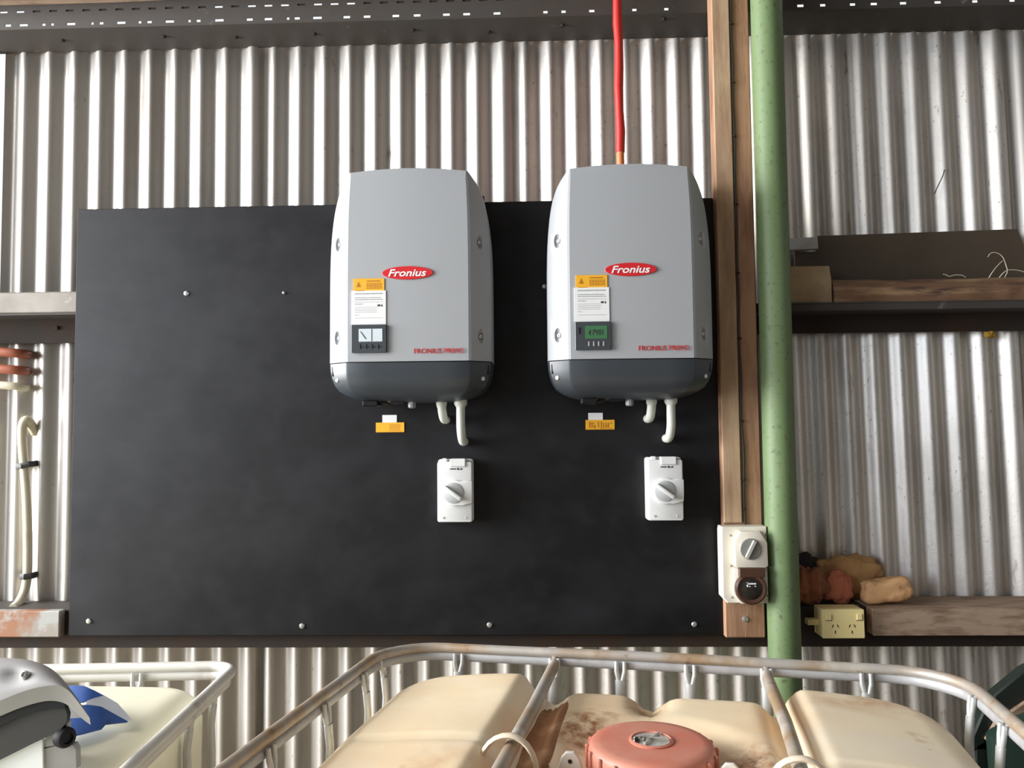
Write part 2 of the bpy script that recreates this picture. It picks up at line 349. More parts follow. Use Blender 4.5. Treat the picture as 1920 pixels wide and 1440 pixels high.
sheet(0.804, 1.353, 7, 0.804 - 1.9*P0, 1.353 + 0.50*P0, 0.004, 0.012, 'zinc', 0.009)
sheet(1.434, 1.434 + 9*P0, 9, 1.434 - 0.6*P0, 1.434 + 9.5*P0, 0.008, 0.016, 'zinc_clean')

# ================================================================== GIRTS
g = thing('steel_girt', 'dark steel girt along the top of the corrugated wall', 'girt', (0, -0.07, 2.774))
MB().prism([(-0.1298, 2.785), (-0.1298, 2.781), (-0.003, 2.772), (-0.003, 2.776)], -2.3, 2.1, 'X').build('flange', 'girt', g, world=True)
mb = MB()                                           # slotted front lip: real holes between strips and bridges
ROWB = [-45, -12, 15, 44, 82, 98, 133, 173, 190, 227, 262, 280, 318, 355, 372, 411, 468, 503, 540, 557, 595, 650, 688, 742, 782, 837, 875, 932, 1023, 1057, 1110, 1190, 1250, 1502, 1544, 1600, 1640, 1695, 1760, 1830, 1900]
WB = [13, 9, 12, 17, 7, 6, 17, 5, 8, 17, 6, 9, 17, 5, 8, 17, 12, 15, 5, 10, 17, 13, 13, 13, 13, 13, 13, 13, 8, 8, 10, 8, 8, 12, 10, 10, 12, 12, 12, 10, 10]
def lip_row(slots, za, zb):
    x = -2.3
    for (a, b) in slots:
        mb.box(x, a, -0.13, -0.1275, za, zb); x = b
    mb.box(x, 2.1, -0.13, -0.1275, za, zb)
sb = []
for px, wd in zip(ROWB, WB):
    x = WY(px, 45, -0.13).x; h = wd / 2 / 670; sb.append((x - h, x + h))
ROWA = [7 + 31.0*i for i in range(-3, 62)]
sa = []
for px in ROWA:
    x = WY(px, 15, -0.13).x; sa.append((x - 0.0115, x + 0.0115))
mb.box(-2.3, 2.1, -0.13, -0.1275, 2.783, 2.7905)
lip_row(sb, 2.7905, 2.7985)
mb.box(-2.3, 2.1, -0.13, -0.1275, 2.7985, 2.8315)
lip_row(sa, 2.8315, 2.8375)
mb.box(-2.3, 2.1, -0.13, -0.1275, 2.8375, 2.862)
mb.build('slotted_lip', 'girt', g, world=True)
# added blocks that stop the sky light behind the slots that show dark
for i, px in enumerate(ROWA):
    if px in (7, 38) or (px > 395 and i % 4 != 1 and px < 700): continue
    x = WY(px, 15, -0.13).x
    MB().box(x - 0.015, x + 0.015, -0.1272, -0.121, 2.828, 2.841).build('slot_blocker', 'girt_dark', g, world=True)
for px, py in ((118, 75), (308, 68), (443, 69), (590, 63), (775, 56), (917, 59), (1055, 47), (1245, 36), (1540, 22), (1738, 17), (1890, 15)):
    d = ray(px, py); t = (2.777 - CAM.z) / d.z; q = CAM + d * t
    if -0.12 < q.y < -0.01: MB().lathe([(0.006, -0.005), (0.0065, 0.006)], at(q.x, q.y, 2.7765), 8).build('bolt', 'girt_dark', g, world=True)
tb = MB().prism([(-2.3, 2.852), (-1.2, 2.854), (-0.6, 2.868), (0.5, 2.872), (0.5, 2.95), (-2.3, 2.95)], -0.2, -0.1305, 'Y', 0.002).build('eave_timber', 'timber')
origin_to(tb, (-0.9, -0.165, 2.822)); tag(tb, 'pale timber along the eave above the slotted girt', 'timber')

def girt(name, label, zb, zt, yfront, ztopflange):
    g = thing(name, label, 'girt', (0, -0.07, zb))
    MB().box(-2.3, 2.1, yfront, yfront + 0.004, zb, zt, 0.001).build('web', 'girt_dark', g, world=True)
    MB().box(-2.3, 2.1, yfront + 0.004 if yfront < -0.1 else -0.13, -0.0125, ztopflange, ztopflange + 0.004).build('flange', 'girt', g, world=True)
    return g
gm = girt('steel_girt', 'dark steel girt across the wall behind the middle of the black board', 1.870, 1.944, -0.036, 1.941)
for px, py in ((107, 615), (1558, 592), (1760, 590)):
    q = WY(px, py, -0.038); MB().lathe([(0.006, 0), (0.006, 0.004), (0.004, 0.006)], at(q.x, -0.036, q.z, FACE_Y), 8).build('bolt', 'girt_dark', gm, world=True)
MB().box(0.62, 2.1, -0.131, -0.036, 1.922, 1.9405, 0.001).build('lip', 'girt', gm, world=True)
gb = girt('steel_girt', 'dark rusty steel girt along the bottom edge of the black board', 1.005, 1.108, -0.130, 1.106)
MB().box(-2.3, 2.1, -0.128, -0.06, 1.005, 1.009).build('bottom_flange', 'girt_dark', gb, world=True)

r1 = MB().box(-2.3, -1.305, -0.133, -0.06, 1.946, 2.007, 0.003).build('steel_rail', 'rail_pale'); origin_to(r1, (-1.7, -0.1, 1.946))
tag(r1, 'pale galvanised rail on the girt beside the upper left of the black board', 'rail')
r2 = MB().box(-2.3, -1.32, -0.158, -0.1305, 1.041, 1.1125, 0.003).build('steel_rail', 'rail_painted'); origin_to(r2, (-1.7, -0.145, 1.041))
tag(r2, 'rail with flaking white paint and rust beside the lower left corner of the board', 'rail')
mb = MB(); k = 40; vs = []
XA, XB = WY(1636, 1165, -0.172).x, 2.1
mb.prism([(-.172, 1.045), (-.1305, 1.045), (-.1305, 1.1105), (-.0135, 1.1105), (-.0135, 1.1145), (-.172, 1.1145)], XA, XB, 'X', .002)
r3 = mb.build('timber_rail', 'timber'); origin_to(r3, (1.4, -0.15, 1.045)); tag(r3, 'weathered grey brown timber rail along the lower right shelf', 'timber')
mb = MB()

# ================================================================== POST, PIPE, CABLE
po = thing('timber_post', 'weathered timber post along the right edge of the black board', 'post', (0.55, -0.15, 1.039))
MB().box(0.500, 0.606, -0.170, -0.131, 1.039, 3.1, 0.003).build('plank', 'post', po, world=True)
MB().box(0.502, 0.550, -0.178, -0.1702, 1.345, 3.1, 0.002).build('lath', 'lath', po, world=True)
MB().lathe([(0.008, 0), (0.008, 0.002), (0.004, 0.004)], at(*[*WY(1397, 1161, -0.17)][:1], -0.17, WY(1397, 1161, -0.17).z, FACE_Y), 10).build('screw', 'steel', po, world=True)
cb = thing('black_cable', 'thin dark cable clipped down the middle of the timber post', 'cable', (0.556, -0.174, 1.34))
path = []
for i in range(40):
    z = 3.1 - i * (3.1 - 1.335) / 39; path.append((0.5555 + 0.0012*math.sin(i*1.3) + (0.0025 if z < 1.6 else 0), -0.1735, z))
MB().tube(path, 0.0028, 8).build('sheath', 'tape', cb, world=True)
for py in (44, 154, 255, 383, 512, 635, 790, 900, 955):
    z = WY(1385, py, -0.174).z
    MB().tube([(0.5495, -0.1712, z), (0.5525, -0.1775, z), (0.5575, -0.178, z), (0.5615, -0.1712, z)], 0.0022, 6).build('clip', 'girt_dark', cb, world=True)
pp = MB(); PX, PY, PR = 0.645, -0.205, 0.042
pp.lathe([(PR, 0.0), (PR, 0.8), (PR, 1.6), (PR, 2.4), (PR, 3.2)], at(PX, PY, 0.0), 40)
pp = pp.build('green_pipe', 'greenpaint'); origin_to(pp, (PX, PY, 0)); tag(pp, 'thick green painted steel pipe standing beside the timber post', 'pipe')

# ================================================================== BLACK BOARD
bd = thing('mounting_board', 'large black plywood board carrying both inverters', 'board', (-0.3996, -0.141, 1.043))
BX0, BX1, BZ0, BZ1 = -1.2996, 0.4985, 1.043, 2.2396
MB().box(BX0, BX1, -0.150, -0.132, BZ0, BZ1, 0.0015).build('panel', 'board', bd, world=True)
for px, py, r in ((349, 550, .0075), (532, 549, .0045), (1021, 537, .007), (166, 1165, .0075), (566, 1174, .0075), (918, 1172, .0075), (1302, 1171, .0075)):
    q = WY(px, py, -0.152)
    sm = MB(); sm.lathe([(r*1.0, 0), (r, 0.0018), (r*.75, 0.0042), (r*.3, 0.005)], at(q.x, -0.150, q.z, FACE_Y), 12)
    sm.build('screw', 'steel', bd, world=True)
for a, b, lab in (((717, 778, 744, 793), (705, 792, 758, 811), 0), ((1103, 774, 1130, 788), (1098, 787, 1152, 806), 1)):
    q0, q1 = WY(a[0], a[3], -0.15), WY(a[2], a[1], -0.15)
    MB().box(q0.x, q1.x, -0.1513, -0.1501, q0.z, q1.z).build('white_sticker', 'paper', bd, world=True)['label'] = 'small white sticker'
    q0, q1 = WY(b[0], b[3], -0.15), WY(b[2], b[1], -0.15)
    s_ = MB().box(q0.x, q1.x, -0.1518, -0.1501, q0.z, q1.z).build('yellow_sticker', 'yellow', bd, world=True); s_['label'] = 'yellow warning sticker'
    t = MB(); W_ = q1.x - q0.x; H_ = q1.z - q0.z
    if lab:
        for (u0, u1, v0, v1) in ((.12, .16, .2, .8), (.18, .3, .62, .72), (.2, .24, .2, .6), (.28, .34, .15, .5), (.42, .46, .2, .8), (.52, .56, .2, .82), (.60, .64, .2, .7), (.68, .8, .25, .33), (.68, .72, .3, .7), (.76, .8, .3, .7), (.84, .92, .6, .68), (.5, .92, .12, .18)):
            t.box(q0.x + u0*W_, q0.x + u1*W_, -0.1522, -0.1518, q0.z + v0*H_, q0.z + v1*H_)
    else:
        for i in range(5): t.box(q0.x + .48*W_, q0.x + (.88 - .03*(i % 3))*W_, -0.1522, -0.1518, q0.z + (.18+.14*i)*H_, q0.z + (.22+.14*i)*H_)
    t.box(q0.x, q1.x, -0.1521, -0.1518, q0.z, q0.z + .05*H_)
    t.build('print', 'yellow_print', s_, world=False) if False else None
    o = t.build('print', 'yellow_print'); o.data.transform(Matrix.Translation(-Vector(bd.location))); o.parent = s_

# ================================================================== INVERTERS
def interp(tab, z):
    """monotone cubic through the table, so that the shell has no kinks."""
    n = len(tab)
    z = min(max(z, tab[0][0]), tab[-1][0])
    i = max(k for k in range(n - 1) if tab[k][0] <= z)
    out = []
    def slope(k, c): return (tab[k+1][c] - tab[k][c]) / (tab[k+1][0] - tab[k][0])
    def tang(k, c):
        if k == 0: return slope(0, c)
        if k == n - 1: return slope(n - 2, c)
        p, q = slope(k-1, c), slope(k, c)
        return 0.0 if p*q <= 0 else 2*p*q/(p + q)
    h = tab[i+1][0] - tab[i][0]; t = (z - tab[i][0]) / h
    for c in range(1, len(tab[0])):
        y0, y1, m0, m1 = tab[i][c], tab[i+1][c], tang(i, c)*h, tang(i+1, c)*h
        out.append((2*t**3 - 3*t*t + 1)*y0 + (t**3 - 2*t*t + t)*m0 + (-2*t**3 + 3*t*t)*y1 + (t**3 - t*t)*m1)
    return out
#        z     half width, half panel, side depth, front depth
PROF = [(0.000, .105, .095, .095, .105), (0.004, .132, .110, .102, .116), (0.010, .155, .127, .109, .128), (0.018, .174, .141, .116, .141),
        (0.030, .192, .152, .122, .153), (0.045, .2020, .1570, .127, .162), (0.062, .2085, .1595, .129, .167), (0.080, .2125, .1600, .13, .169), (0.104, .2140, .1602, .13, .170),
        (0.300, .2140, .1602, .13, .170), (0.400, .2120, .1598, .13, .1697), (0.470, .2065, .1590, .13, .1690), (0.512, .2000, .1578, .131, .1680), (0.545, .1910, .1565, .134, .1668), (0.570, .1795, .1552, .140, .1655),
        (0.590, .1645, .1540, .1510, .1640), (0.600, .1560, .1528, .1570, .1625)]
def inv_shell(z_list, arch_top=False):
    mb = MB(); vs = []; fs = []; K = None
    for iz, z in enumerate(z_list):
        wb, wf, ds, df = interp(PROF, z)
        e = min(0.004, (wb - wf) * .3 + .0004)
        d = (wb - wf) or 1e-4; sl = (df - ds)
        row = [(-wb, -.02), (-wb, -ds + .006), (-wb + d*.07, -ds - sl*.07), (-wf - d*.05, -df + sl*.05), (-wf + e, -df - .0006)]
        mid = [(-wf*.6, -df - .0018), (-wf*.2, -df - .0028), (wf*.2, -df - .0028), (wf*.6, -df - .0018)]
        pts = row + mid + [(-x, y) for x, y in row[::-1]]
        K = len(pts)
        for x, y in pts:
            zz = z
            if arch_top and iz >= len(z_list) - 3:
                zz = z + 0.009 * max(0, 1 - (x / .15)**2) * (1, .66, .33)[len(z_list) - 1 - iz]
            vs.append((x, y, zz))
    for j in range(len(z_list) - 1):
        for i in range(K):
            fs.append((j*K+i, j*K+(i+1) % K, (j+1)*K+(i+1) % K, (j+1)*K+i))
    fs.append(tuple(range(K))[::-1]); fs.append(tuple(range((len(z_list)-1)*K, len(z_list)*K)))
    mb.add(vs, fs); return mb
def bevel_pt(sx, z, t):
    wb, wf, ds, df = interp(PROF, z); return Vector((sx * (wb + (wf - wb)*t), -(ds + (df - ds)*t), z)), Vector((sx * (df - ds), -(wb - wf), 0)).normalized()
DIMPLES = [(.414, .48), (.167, .48)]
def make_inverter(name, label, lcd):
    root = thing(name, label, 'inverter', (0, -0.15, 1.676), group='wall inverters')
    MB().box(-.19, .19, -.022, 0, .05, .575, .002).build('back_plate', 'black', root)
    zs = [.1025, .16, .22, .28, .34, .38, .41, .435, .458, .478, .496, .512, .527, .541, .554, .566, .576, .585, .5925, .600]
    cover = inv_shell(zs, True).build('cover', 'grey_case', root, ang=14)
    for sx in (-1, 1):                                 # sunk screw pockets in the bevelled flanks
        for z, t in DIMPLES:
            p, n = bevel_pt(sx, z, t)
            cut = bmesh.new(); bmesh.ops.create_uvsphere(cut, u_segments=20, v_segments=12, radius=1.0)
            mt = Matrix.Translation(p + n*.0055) @ n.to_track_quat('Z', 'Y').to_matrix().to_4x4() @ Matrix.Diagonal((.0115, .0205, .0150, 1))
            bmesh.ops.transform(cut, matrix=mt, verts=cut.verts)
            me = bpy.data.meshes.new('pocket'); cut.to_mesh(me); cut.free()
            co = bpy.data.objects.new('pocket', me); COL.objects.link(co); co.parent = root
            bpy.context.view_layer.update()
            md = cover.modifiers.new('b', 'BOOLEAN'); md.operation = 'DIFFERENCE'; md.object = co; md.solver = 'EXACT'
            dg = bpy.context.evaluated_depsgraph_get(); nm = bpy.data.meshes.new_from_object(cover.evaluated_get(dg))
            cover.modifiers.clear(); cover.data = nm; bpy.data.objects.remove(co)
            rm = n.to_track_quat('Z', 'Y').to_matrix().to_4x4()
            sm = MB().lathe([(.0055, -.012), (.0055, -.005), (.0040, -.003), (.0022, -.0033), (.0020, -.006)], Matrix.Translation(p) @ rm, 12)
            sm.build('screw', 'steel', root)
    me = cover.data; me.set_sharp_from_angle(angle=math.radians(42))
    for e in me.edges:                                  # keep the fold between front panel and flanks crisp
        va, vb = (me.vertices[i].co for i in e.vertices)
        ok = True
        for v in (va, vb):
            wb, wf, ds, df = interp(PROF, v.z)
            if abs(abs(v.x) - wf) > .0048 or v.y > -df + .004: ok = False
        if ok and abs(va.z - vb.z) > .003: e.use_edge_sharp = True
    lz = [0, .004, .010, .018, .03, .045, .062, .08, .100]
    lower = inv_shell(lz).build('lower_cover', 'dark_case', root, ang=24); lower['label'] = 'anthracite lower cover'
    for sx in (-1, 1):
        p, n = bevel_pt(sx, .0575, .34); rm = n.to_track_quat('Z', 'Y').to_matrix().to_4x4()
        MB().lathe([(.006, -.003), (.006, .0008), (.0045, .0018), (.002, .0018)], Matrix.Translation(p) @ rm, 12).build('screw', 'steel', lower)
        p, n = bevel_pt(sx, .080, .16); rm = n.to_track_quat('Z', 'Y').to_matrix().to_4x4()
        MB().box(-.0018, .0018, -.0125, .0125, -.002, .0006, m=Matrix.Translation(p) @ rm).build('slot', 'black', lower)
    YF = -.1735
    # oval badge with lettering
    b = MB().prism(circle(0, .331, .0172, 40, 3.83), YF - .0022, YF + .003, 'Y', .0006).build('badge', 'red', root)
    b['label'] = 'red oval badge with white lettering Fronius'
    text_mb('Fronius', -.050, .049, .3215, .3405, YF - .003, 0.28, 0.018).build('lettering', 'white', b)
    text_mb('FRONIUS PRIMO', .016, .143, .122, .1345, YF - .0004, 0, 0.0).build('lettering', 'red', root)['label'] = 'red lettering FRONIUS PRIMO'
    ZS = .0045
    # yellow and white labels
    y = MB().box(-.1405, -.0605, YF - .0006, YF + .003, .286, .318).build('yellow_sticker', 'yellow', root); y['label'] = 'yellow warning label'
    t = MB(); t.box(-.106, -.072, YF - .0010, YF - .0006, .3095, .3125)
    for i in range(4):
        for j in range(6): t.box(-.107 + j*.0068, -.107 + j*.0068 + .0052, YF - .0010, YF - .0006, .2915 + i*.004, .2937 + i*.004)
    t.prism([(-.1335, .296), (-.1215, .296), (-.1275, .3095)], YF - .001, YF - .0006); t.box(-.134, -.112, YF - .001, YF - .0006, .2855, .2866)
    t.build('print', 'yellow_print', y)
    wl_ = MB().box(-.1455, -.0565, YF - .0009, YF + .003, .198, .2862).build('white_sticker', 'paper', root); wl_['label'] = 'white instruction label'
    t = MB(); rnd = random.Random(3)
    for zz, x0, x1, h in ((.2725, -.137, -.066, .0028), (.2625, -.137, -.07, .002), (.2575, -.137, -.066, .002), (.2515, -.138, -.065, .0008), (.246, -.137, -.116, .0018), (.2385, -.137, -.08, .0008), (.234, -.137, -.078, .0008), (.2295, -.137, -.08, .0008), (.2255, -.137, -.08, .0008), (.2185, -.137, -.126, .0012), (.2105, -.137, -.064, .0008)):
        x = x0
        while x < x1:
            wd = rnd.uniform(.003, .009) if h > .001 else .02
            t.box(x, min(x + wd, x1), YF - .0013, YF - .0009, zz + ZS, zz + ZS + h); x += wd + (.0014 if h > .001 else 0)
    t.build('print', 'print', wl_)
    MB().box(-.078, -.071, YF - .0013, YF - .0009, .245, .250).prism([(-.069, .2445), (-.0645, .2445), (-.067, .2515)], YF - .0013, YF - .0009).build('pictogram', 'print_dark', wl_)
    # display panel
    d = MB().prism(rrect(-.1445, -.0545, .125, .1975, .002), YF - .006, YF + .003, 'Y', .001).build('display_panel', 'panel_grey', root)
    sx0, sx1 = (-.124, -.066) if lcd == 'pale' else (-.118, -.065)
    MB().box(sx0 - .0015, sx1 + .0015, YF - .0066, YF - .004, .1535, .1865).build('screen', 'lcd_glare' if lcd == 'pale' else 'lcd_green', d)['label'] = 'blank display with painted pale glare' if lcd == 'pale' else 'green lit display'
    if lcd == 'pale':
        t = MB(); t.box(-.0925, -.0908, YF - .0070, YF - .0066, .154, .186)
        t.prism([(-.122, .180), (-.1195, .180), (-.105, .160), (-.108, .160)], YF - .0070, YF - .0066); t.build('print', 'panel_grey', d)  # dark lines drawn across the painted glare
    else:
        text_mb('4 PV01', -.112, -.074, .162, .177, YF - .007, 0.1, 0.01).build('lettering', 'print_dark', d)
        MB().box(-.1355, -.1325, YF - .0070, YF - .006, .166, .183).build('port', 'black', d)
    for i in range(4):
        x = -.122 + i*.0155 if lcd == 'pale' else -.112 + i*.0125
        if lcd == 'pale': MB().box(x, x + .009, YF - .0068, YF - .005, .139, .1405).box(x, x + .0015, YF - .0068, YF - .005, .1345, .147).build('button', 'black', d)
        else: MB().box(x, x + .004, YF - .0068, YF - .005, .1345, .1465, .0006).build('button', 'gland', d)
    # cable entries below
    MB().box(-.128, -.088, -.125, -.06, -.010, .004, .002).box(-.084, -.066, -.115, -.06, -.005, .003, .002).box(-.055, -.02, -.115, -.06, -.004, .003).build('connector_strip', 'black', root)
    MB().lathe([(.006, -.0165), (.0105, -.0135), (.0105, -.002), (.008, .004)], at(-.001, -.10, 0), 10).build('cable_gland', 'gland', root)
    MB().box(-.098, -.088, -.13, -.11, .598, .609, .001).build('latch', 'black', root) if lcd == 'pale' else MB().box(.082, .094, -.13, -.11, .598, .609, .001).build('latch', 'black', root)
    return root
inv1 = make_inverter('wall_inverter', 'light grey inverter on the black board with a blank display in painted pale glare', 'pale')
inv1.location.x = -0.327
inv2 = make_inverter('wall_inverter', 'light grey inverter beside the timber post with a green display', 'green')
inv2.location.x = 0.247

# bent grey conduits from the inverters into the board
def conduit(px, py_end, lean, label, wide):
    top = WY(px, 752, -0.225); end = WY(px, py_end - 8, -0.165)
    X, Zt, Ze = top.x, 1.682, end.z
    root = thing('bent_conduit', label, 'conduit', (X, -0.15, Ze), group='grey conduits under the inverters')
    r = .0118; pts = [(X, -.222, Zt)]
    pts += [(X, -.222, Ze + .045)]
    for i in range(1, 8):
        a = PI/2 * i / 7; R_ = .042
        pts.append((X + lean*i/7, -.222 + R_*(1 - math.cos(a)), Ze + .045 - R_*math.sin(a)))
    pts.append((X + lean, -.151, Ze + .003))
    MB().tube(pts, r, 16).build('tube', 'pvc_grey', root, world=True)
    f = wide
    MB().lathe([(r*1.05, -.02), (f, -.012), (f, -.001), (r, 0)], at(X, -.222, Zt), 18).build('collar', 'pvc_grey', root, world=True)
conduit(827.5, 797, .004, 'short bent grey conduit under the inverter with the pale display', .0145)
conduit(863.5, 838, .003, 'long bent grey conduit above the isolator in the middle of the board', .0175)
conduit(1222, 795, -.002, 'short bent grey conduit under the inverter with the green display', .0145)
conduit(1258, 832, -.003, 'long bent grey conduit above the isolator near the timber post', .0175)

# ================================================================== ISOLATOR SWITCHES
def make_isolator(label, cx, cz):
    root = thing('isolator_switch', label, 'switch', (cx, -0.15, cz), group='white isolator switches')
    w2, h2 = .0475, .0845
    MB().prism(rrect(-w2, w2, -h2, h2, .007), -.030, -.0005, 'Y', .002).build('base', 'pvc_white', root)
    cov = MB(); cov.prism(rrect(-w2 + .001, w2 - .001, -h2 + .002, h2 - .006, .006), -.058, -.0302, 'Y', .003, seg=2)
    cov.build('cover', 'pvc_white', root)
    # lobe-shaped dial guard running out to the side
    cz0 = -.004; rO = .0345; pts = []
    for i in range(25):
        a = math.radians(62 + (286 - 62) * i / 24); pts.append((-.001 + rO*math.cos(a), cz0 + rO*math.sin(a)))
    pts += [(.020, cz0 - .034), (.0465, cz0 - .027), (.0475, cz0 - .006), (.0475, cz0 + .030), (.030, cz0 + .033)]
    MB().prism(pts, -.066, -.058, 'Y', .002, seg=2).build('dial_guard', 'pvc_white', root)
    MB().lathe([(.0275, 0), (.0275, .0028), (.0262, .0036)], at(-.003, -.0655, cz0, FACE_Y), 36).build('dial', 'pvc_dial', root)
    hb = MB(); mrot = Matrix.Translation((-.003, 0, cz0)) @ Matrix.Rotation(math.radians(36), 4, 'Y')
    hb.box(-.030, .028, -.083, -.068, -.0048, .0048, .002, 2, m=mrot); 
    hb.build('handle', 'pvc_white', root)
    kn = mrot @ Vector((.026, -.079, 0))
    MB().lathe([(.0035, 0), (.003, .004)], at(kn.x, -.083, kn.z, FACE_Y), 10).build('pointer', 'gland', root)
    MB().box(-.012, .030, -.062, -.030, h2 - .019, h2 + .002, .002).box(-.035, -.022, -.045, -.030, h2 - .012, h2 + .003, .002).build('top_hood', 'pvc_white', root)
    pr = MB(); pr.box(-.012, .004, -.0586, -.0579, h2 - .0265, h2 - .0235); pr.lathe([(.003, 0), (.003, .0008)], at(.0095, -.058, h2 - .025, FACE_Y), 12); pr.box(.015, .021, -.0586, -.0579, h2 - .0275, h2 - .0245); pr.box(.018, .0205, -.0586, -.0579, h2 - .0245, h2 - .0225)
    pr.build('print', 'print_dark', root)
    for sx in (-1, 1): MB().lathe([(.0032, 0), (.0028, .0012)], at(sx*.030, -.058, -h2 + .014, FACE_Y), 10).build('screw', 'pvc_dial', root)
    return root
iso1 = make_isolator('white isolator switch in the middle of the black board', 0, 0)
q0, q1 = WY(819, 979, -.205), WY(886, 863, -.205); iso1.location = ((q0.x + q1.x)/2, -0.15, (q0.z + q1.z)/2)
iso2 = copy_tree(iso1); iso2['label'] = 'white isolator switch on the black board near the timber post'
q0, q1 = WY(1212, 977, -.205), WY(1283, 858, -.205); iso2.location = ((q0.x + q1.x)/2, -0.15, (q0.z + q1.z)/2)

# ================================================================== RED CONDUIT ABOVE THE SECOND INVERTER
X_ = 0.239
rc = thing('red_conduit', 'bright red conduit dropping to the top of the inverter with the green display', 'conduit', (X_, -0.20, 2.24))
zc = WY(1160, 286, -.2).z
MB().tube([(X_ + .001, -.2, 2.262), (X_, -.2, zc)], .0108, 14).build('orange_end', 'orange', rc, world=True)['label'] = 'bare orange lower end'
MB().tube([(X_ + .0015*math.sin(i*1.7), -.2, zc + (3.2 - zc)*i/14) for i in range(15)], [.0125 + .0009*math.sin(i*2.3) for i in range(15)], 14).build('sleeve', 'red_sleeve', rc, world=True)

# ================================================================== SWITCHED OUTLET ON THE POST
so = thing('switched_outlet', 'ivory switched outlet with a brown socket flap on the timber post', 'outlet', (0.543, -0.171, 1.241))
def SO(px, py, y=-.24): q = WY(px, py, y); return q.x, q.z
a0, b0 = SO(1359, 1134), SO(1441, 989)
bp = MB(); bp.prism([(a0[0] + .012, a0[1]), (b0[0], a0[1]), (b0[0], b0[1]), (a0[0] + .002, b0[1]), (a0[0], b0[1] - .01), (a0[0], a0[1] + .014)], -.222, -.1712, 'Y', .002)
bp.build('base', 'outlet', so, world=True)
def poly(px): return [SO(*p) for p in px]
MB().prism(poly([(1378, 1061), (1376, 1017), (1388, 996), (1424, 996), (1438, 1017), (1440, 1061), (1434, 1064), (1382, 1064)]), -.244, -.2222, 'Y', .0025, seg=2).build('switch_module', 'outlet', so, world=True)
MB().prism(poly([(1379, 1067), (1434, 1067), (1440, 1074), (1441, 1112), (1424, 1133), (1391, 1133), (1376, 1116), (1377, 1074)]), -.236, -.2222, 'Y', .0025, seg=2).build('socket_module', 'outlet', so, world=True)
cx, cz = SO(1406, 1029)
dl = MB().lathe([(.0275, 0), (.0275, .0025), (.0258, .0042)], at(cx, -.244, cz, FACE_Y), 36).build('dial', 'dial_grey', so, world=True)
o = MB().box(-.0055, .0055, -.2555, -.248, -.0255, .0255, .002, m=Matrix.Translation((cx, 0, cz)) @ Matrix.Rotation(math.radians(27), 4, 'Y')).build('handle', 'dial_bar', None)
o.data.transform(Matrix.Translation(-Vector(so.location))); o.parent = so
cx, cz = SO(1407, 1103)
MB().box(*[SO(1384, 1064)[0], SO(1432, 1064)[0]], -.252, -.236, SO(1384, 1082)[1], SO(1384, 1064)[1], .002).build('hinge', 'brown_cap', so, world=True)
fl_ = MB().lathe([(.0405, 0), (.0415, .006), (.0405, .013), (.036, .016), (.031, .0145), (.028, .013)], at(cx, -.236, cz, FACE_Y), 40).build('socket_flap', 'brown_cap', so, world=True)
ic = MB().lathe([(.0272, 0), (.0272, .0012), (.02, .004), (.008, .0055)], at(cx, -.2488, cz, FACE_Y), 32).build('flap_window', 'smoke', so, world=True)
t = MB(); X0, Zt = cx - .0125, cz + .0145
t.box(X0, X0 + .0235, -.2555, -.2535, Zt - .002, Zt + .0015); t.box(X0, X0 + .003, -.2555, -.2535, Zt - .008, Zt + .003); t.box(X0 + .005, X0 + .009, -.2555, -.2535, Zt - .008, Zt - .006); t.box(X0 + .020, X0 + .0235, -.2555, -.2535, Zt - .0075, Zt - .0055)
t.build('print', 'white', so, world=True)  # white text and bits of reflection, set on the flap as solid bars
for px, py in ((1370, 1004), (1371, 1061), (1373, 1120), (1436, 1003), (1439, 1117)):
    x, z = SO(px, py, -.222); MB().lathe([(.0032, 0), (.0026, .001)], at(x, -.222, z, FACE_Y), 8).build('screw', 'gland', so, world=True)

# ================================================================== DOUBLE SOCKET ON THE LOWER RAIL
q0, q1 = WY(1543, 1197, -.195), WY(1620, 1143, -.195)
gp = thing('double_power_point', 'yellowed cream double power point on the lower girt', 'socket', ((q0.x+q1.x)/2, -0.131, q0.z))
MB().box(q0.x, q1.x, -.183, -.1305, q0.z, q1.z, .002).build('mounting_block', 'gpo', gp, world=True)
pl = MB().prism(rrect(q0.x - .0005, q1.x + .0005, q0.z - .0005, q1.z + .0005, .003), -.195, -.1832, 'Y', .0015).build('face_plate', 'gpo', gp, world=True)
W_, H_ = q1.x - q0.x, q1.z - q0.z
for sx, pos in ((0, .155), (1, .885)):
    MB().box(q0.x + (pos - .07)*W_, q0.x + (pos + .06)*W_, -.1985, -.195, q0.z + .64*H_, q0.z + .86*H_, .001).build('rocker', 'gpo', gp, world=True)
    t = MB(); t.box(q0.x + (pos - .075)*W_, q0.x + (pos + .066)*W_, -.1955, -.1949, q0.z + .615*H_, q0.z + .64*H_); t.box(q0.x + (pos + .062)*W_, q0.x + (pos + .074)*W_, -.1955, -.1949, q0.z + .62*H_, q0.z + .80*H_); t.build('rocker_shadow', 'slot', gp, world=True)  # dark strips painted along the rocker's lower and right edges as its shadow
for u in (.30, .70):
    for du, v, rot in ((-.055, .43, 25), (.065, .43, -25), (.0, .22, 0)):
        c = Vector((q0.x + (u + du)*W_, 0, q0.z + v*H_))
        o = MB().box(-.0011, .0011, -.1956, -.1949, -.004, .004, m=Matrix.Translation(c) @ Matrix.Rotation(math.radians(rot), 4, 'Y')).build('pin_slot', 'slot')
        o.data.transform(Matrix.Translation(-Vector(gp.location))); o.parent = gp
q = WY(1513, 1166, -.16)
MB().box(q.x, q0.x + .002, -.166, -.140, q.z - .008, q.z + .008, .003, 2).build('conduit_stub', 'gpo', gp, world=True)

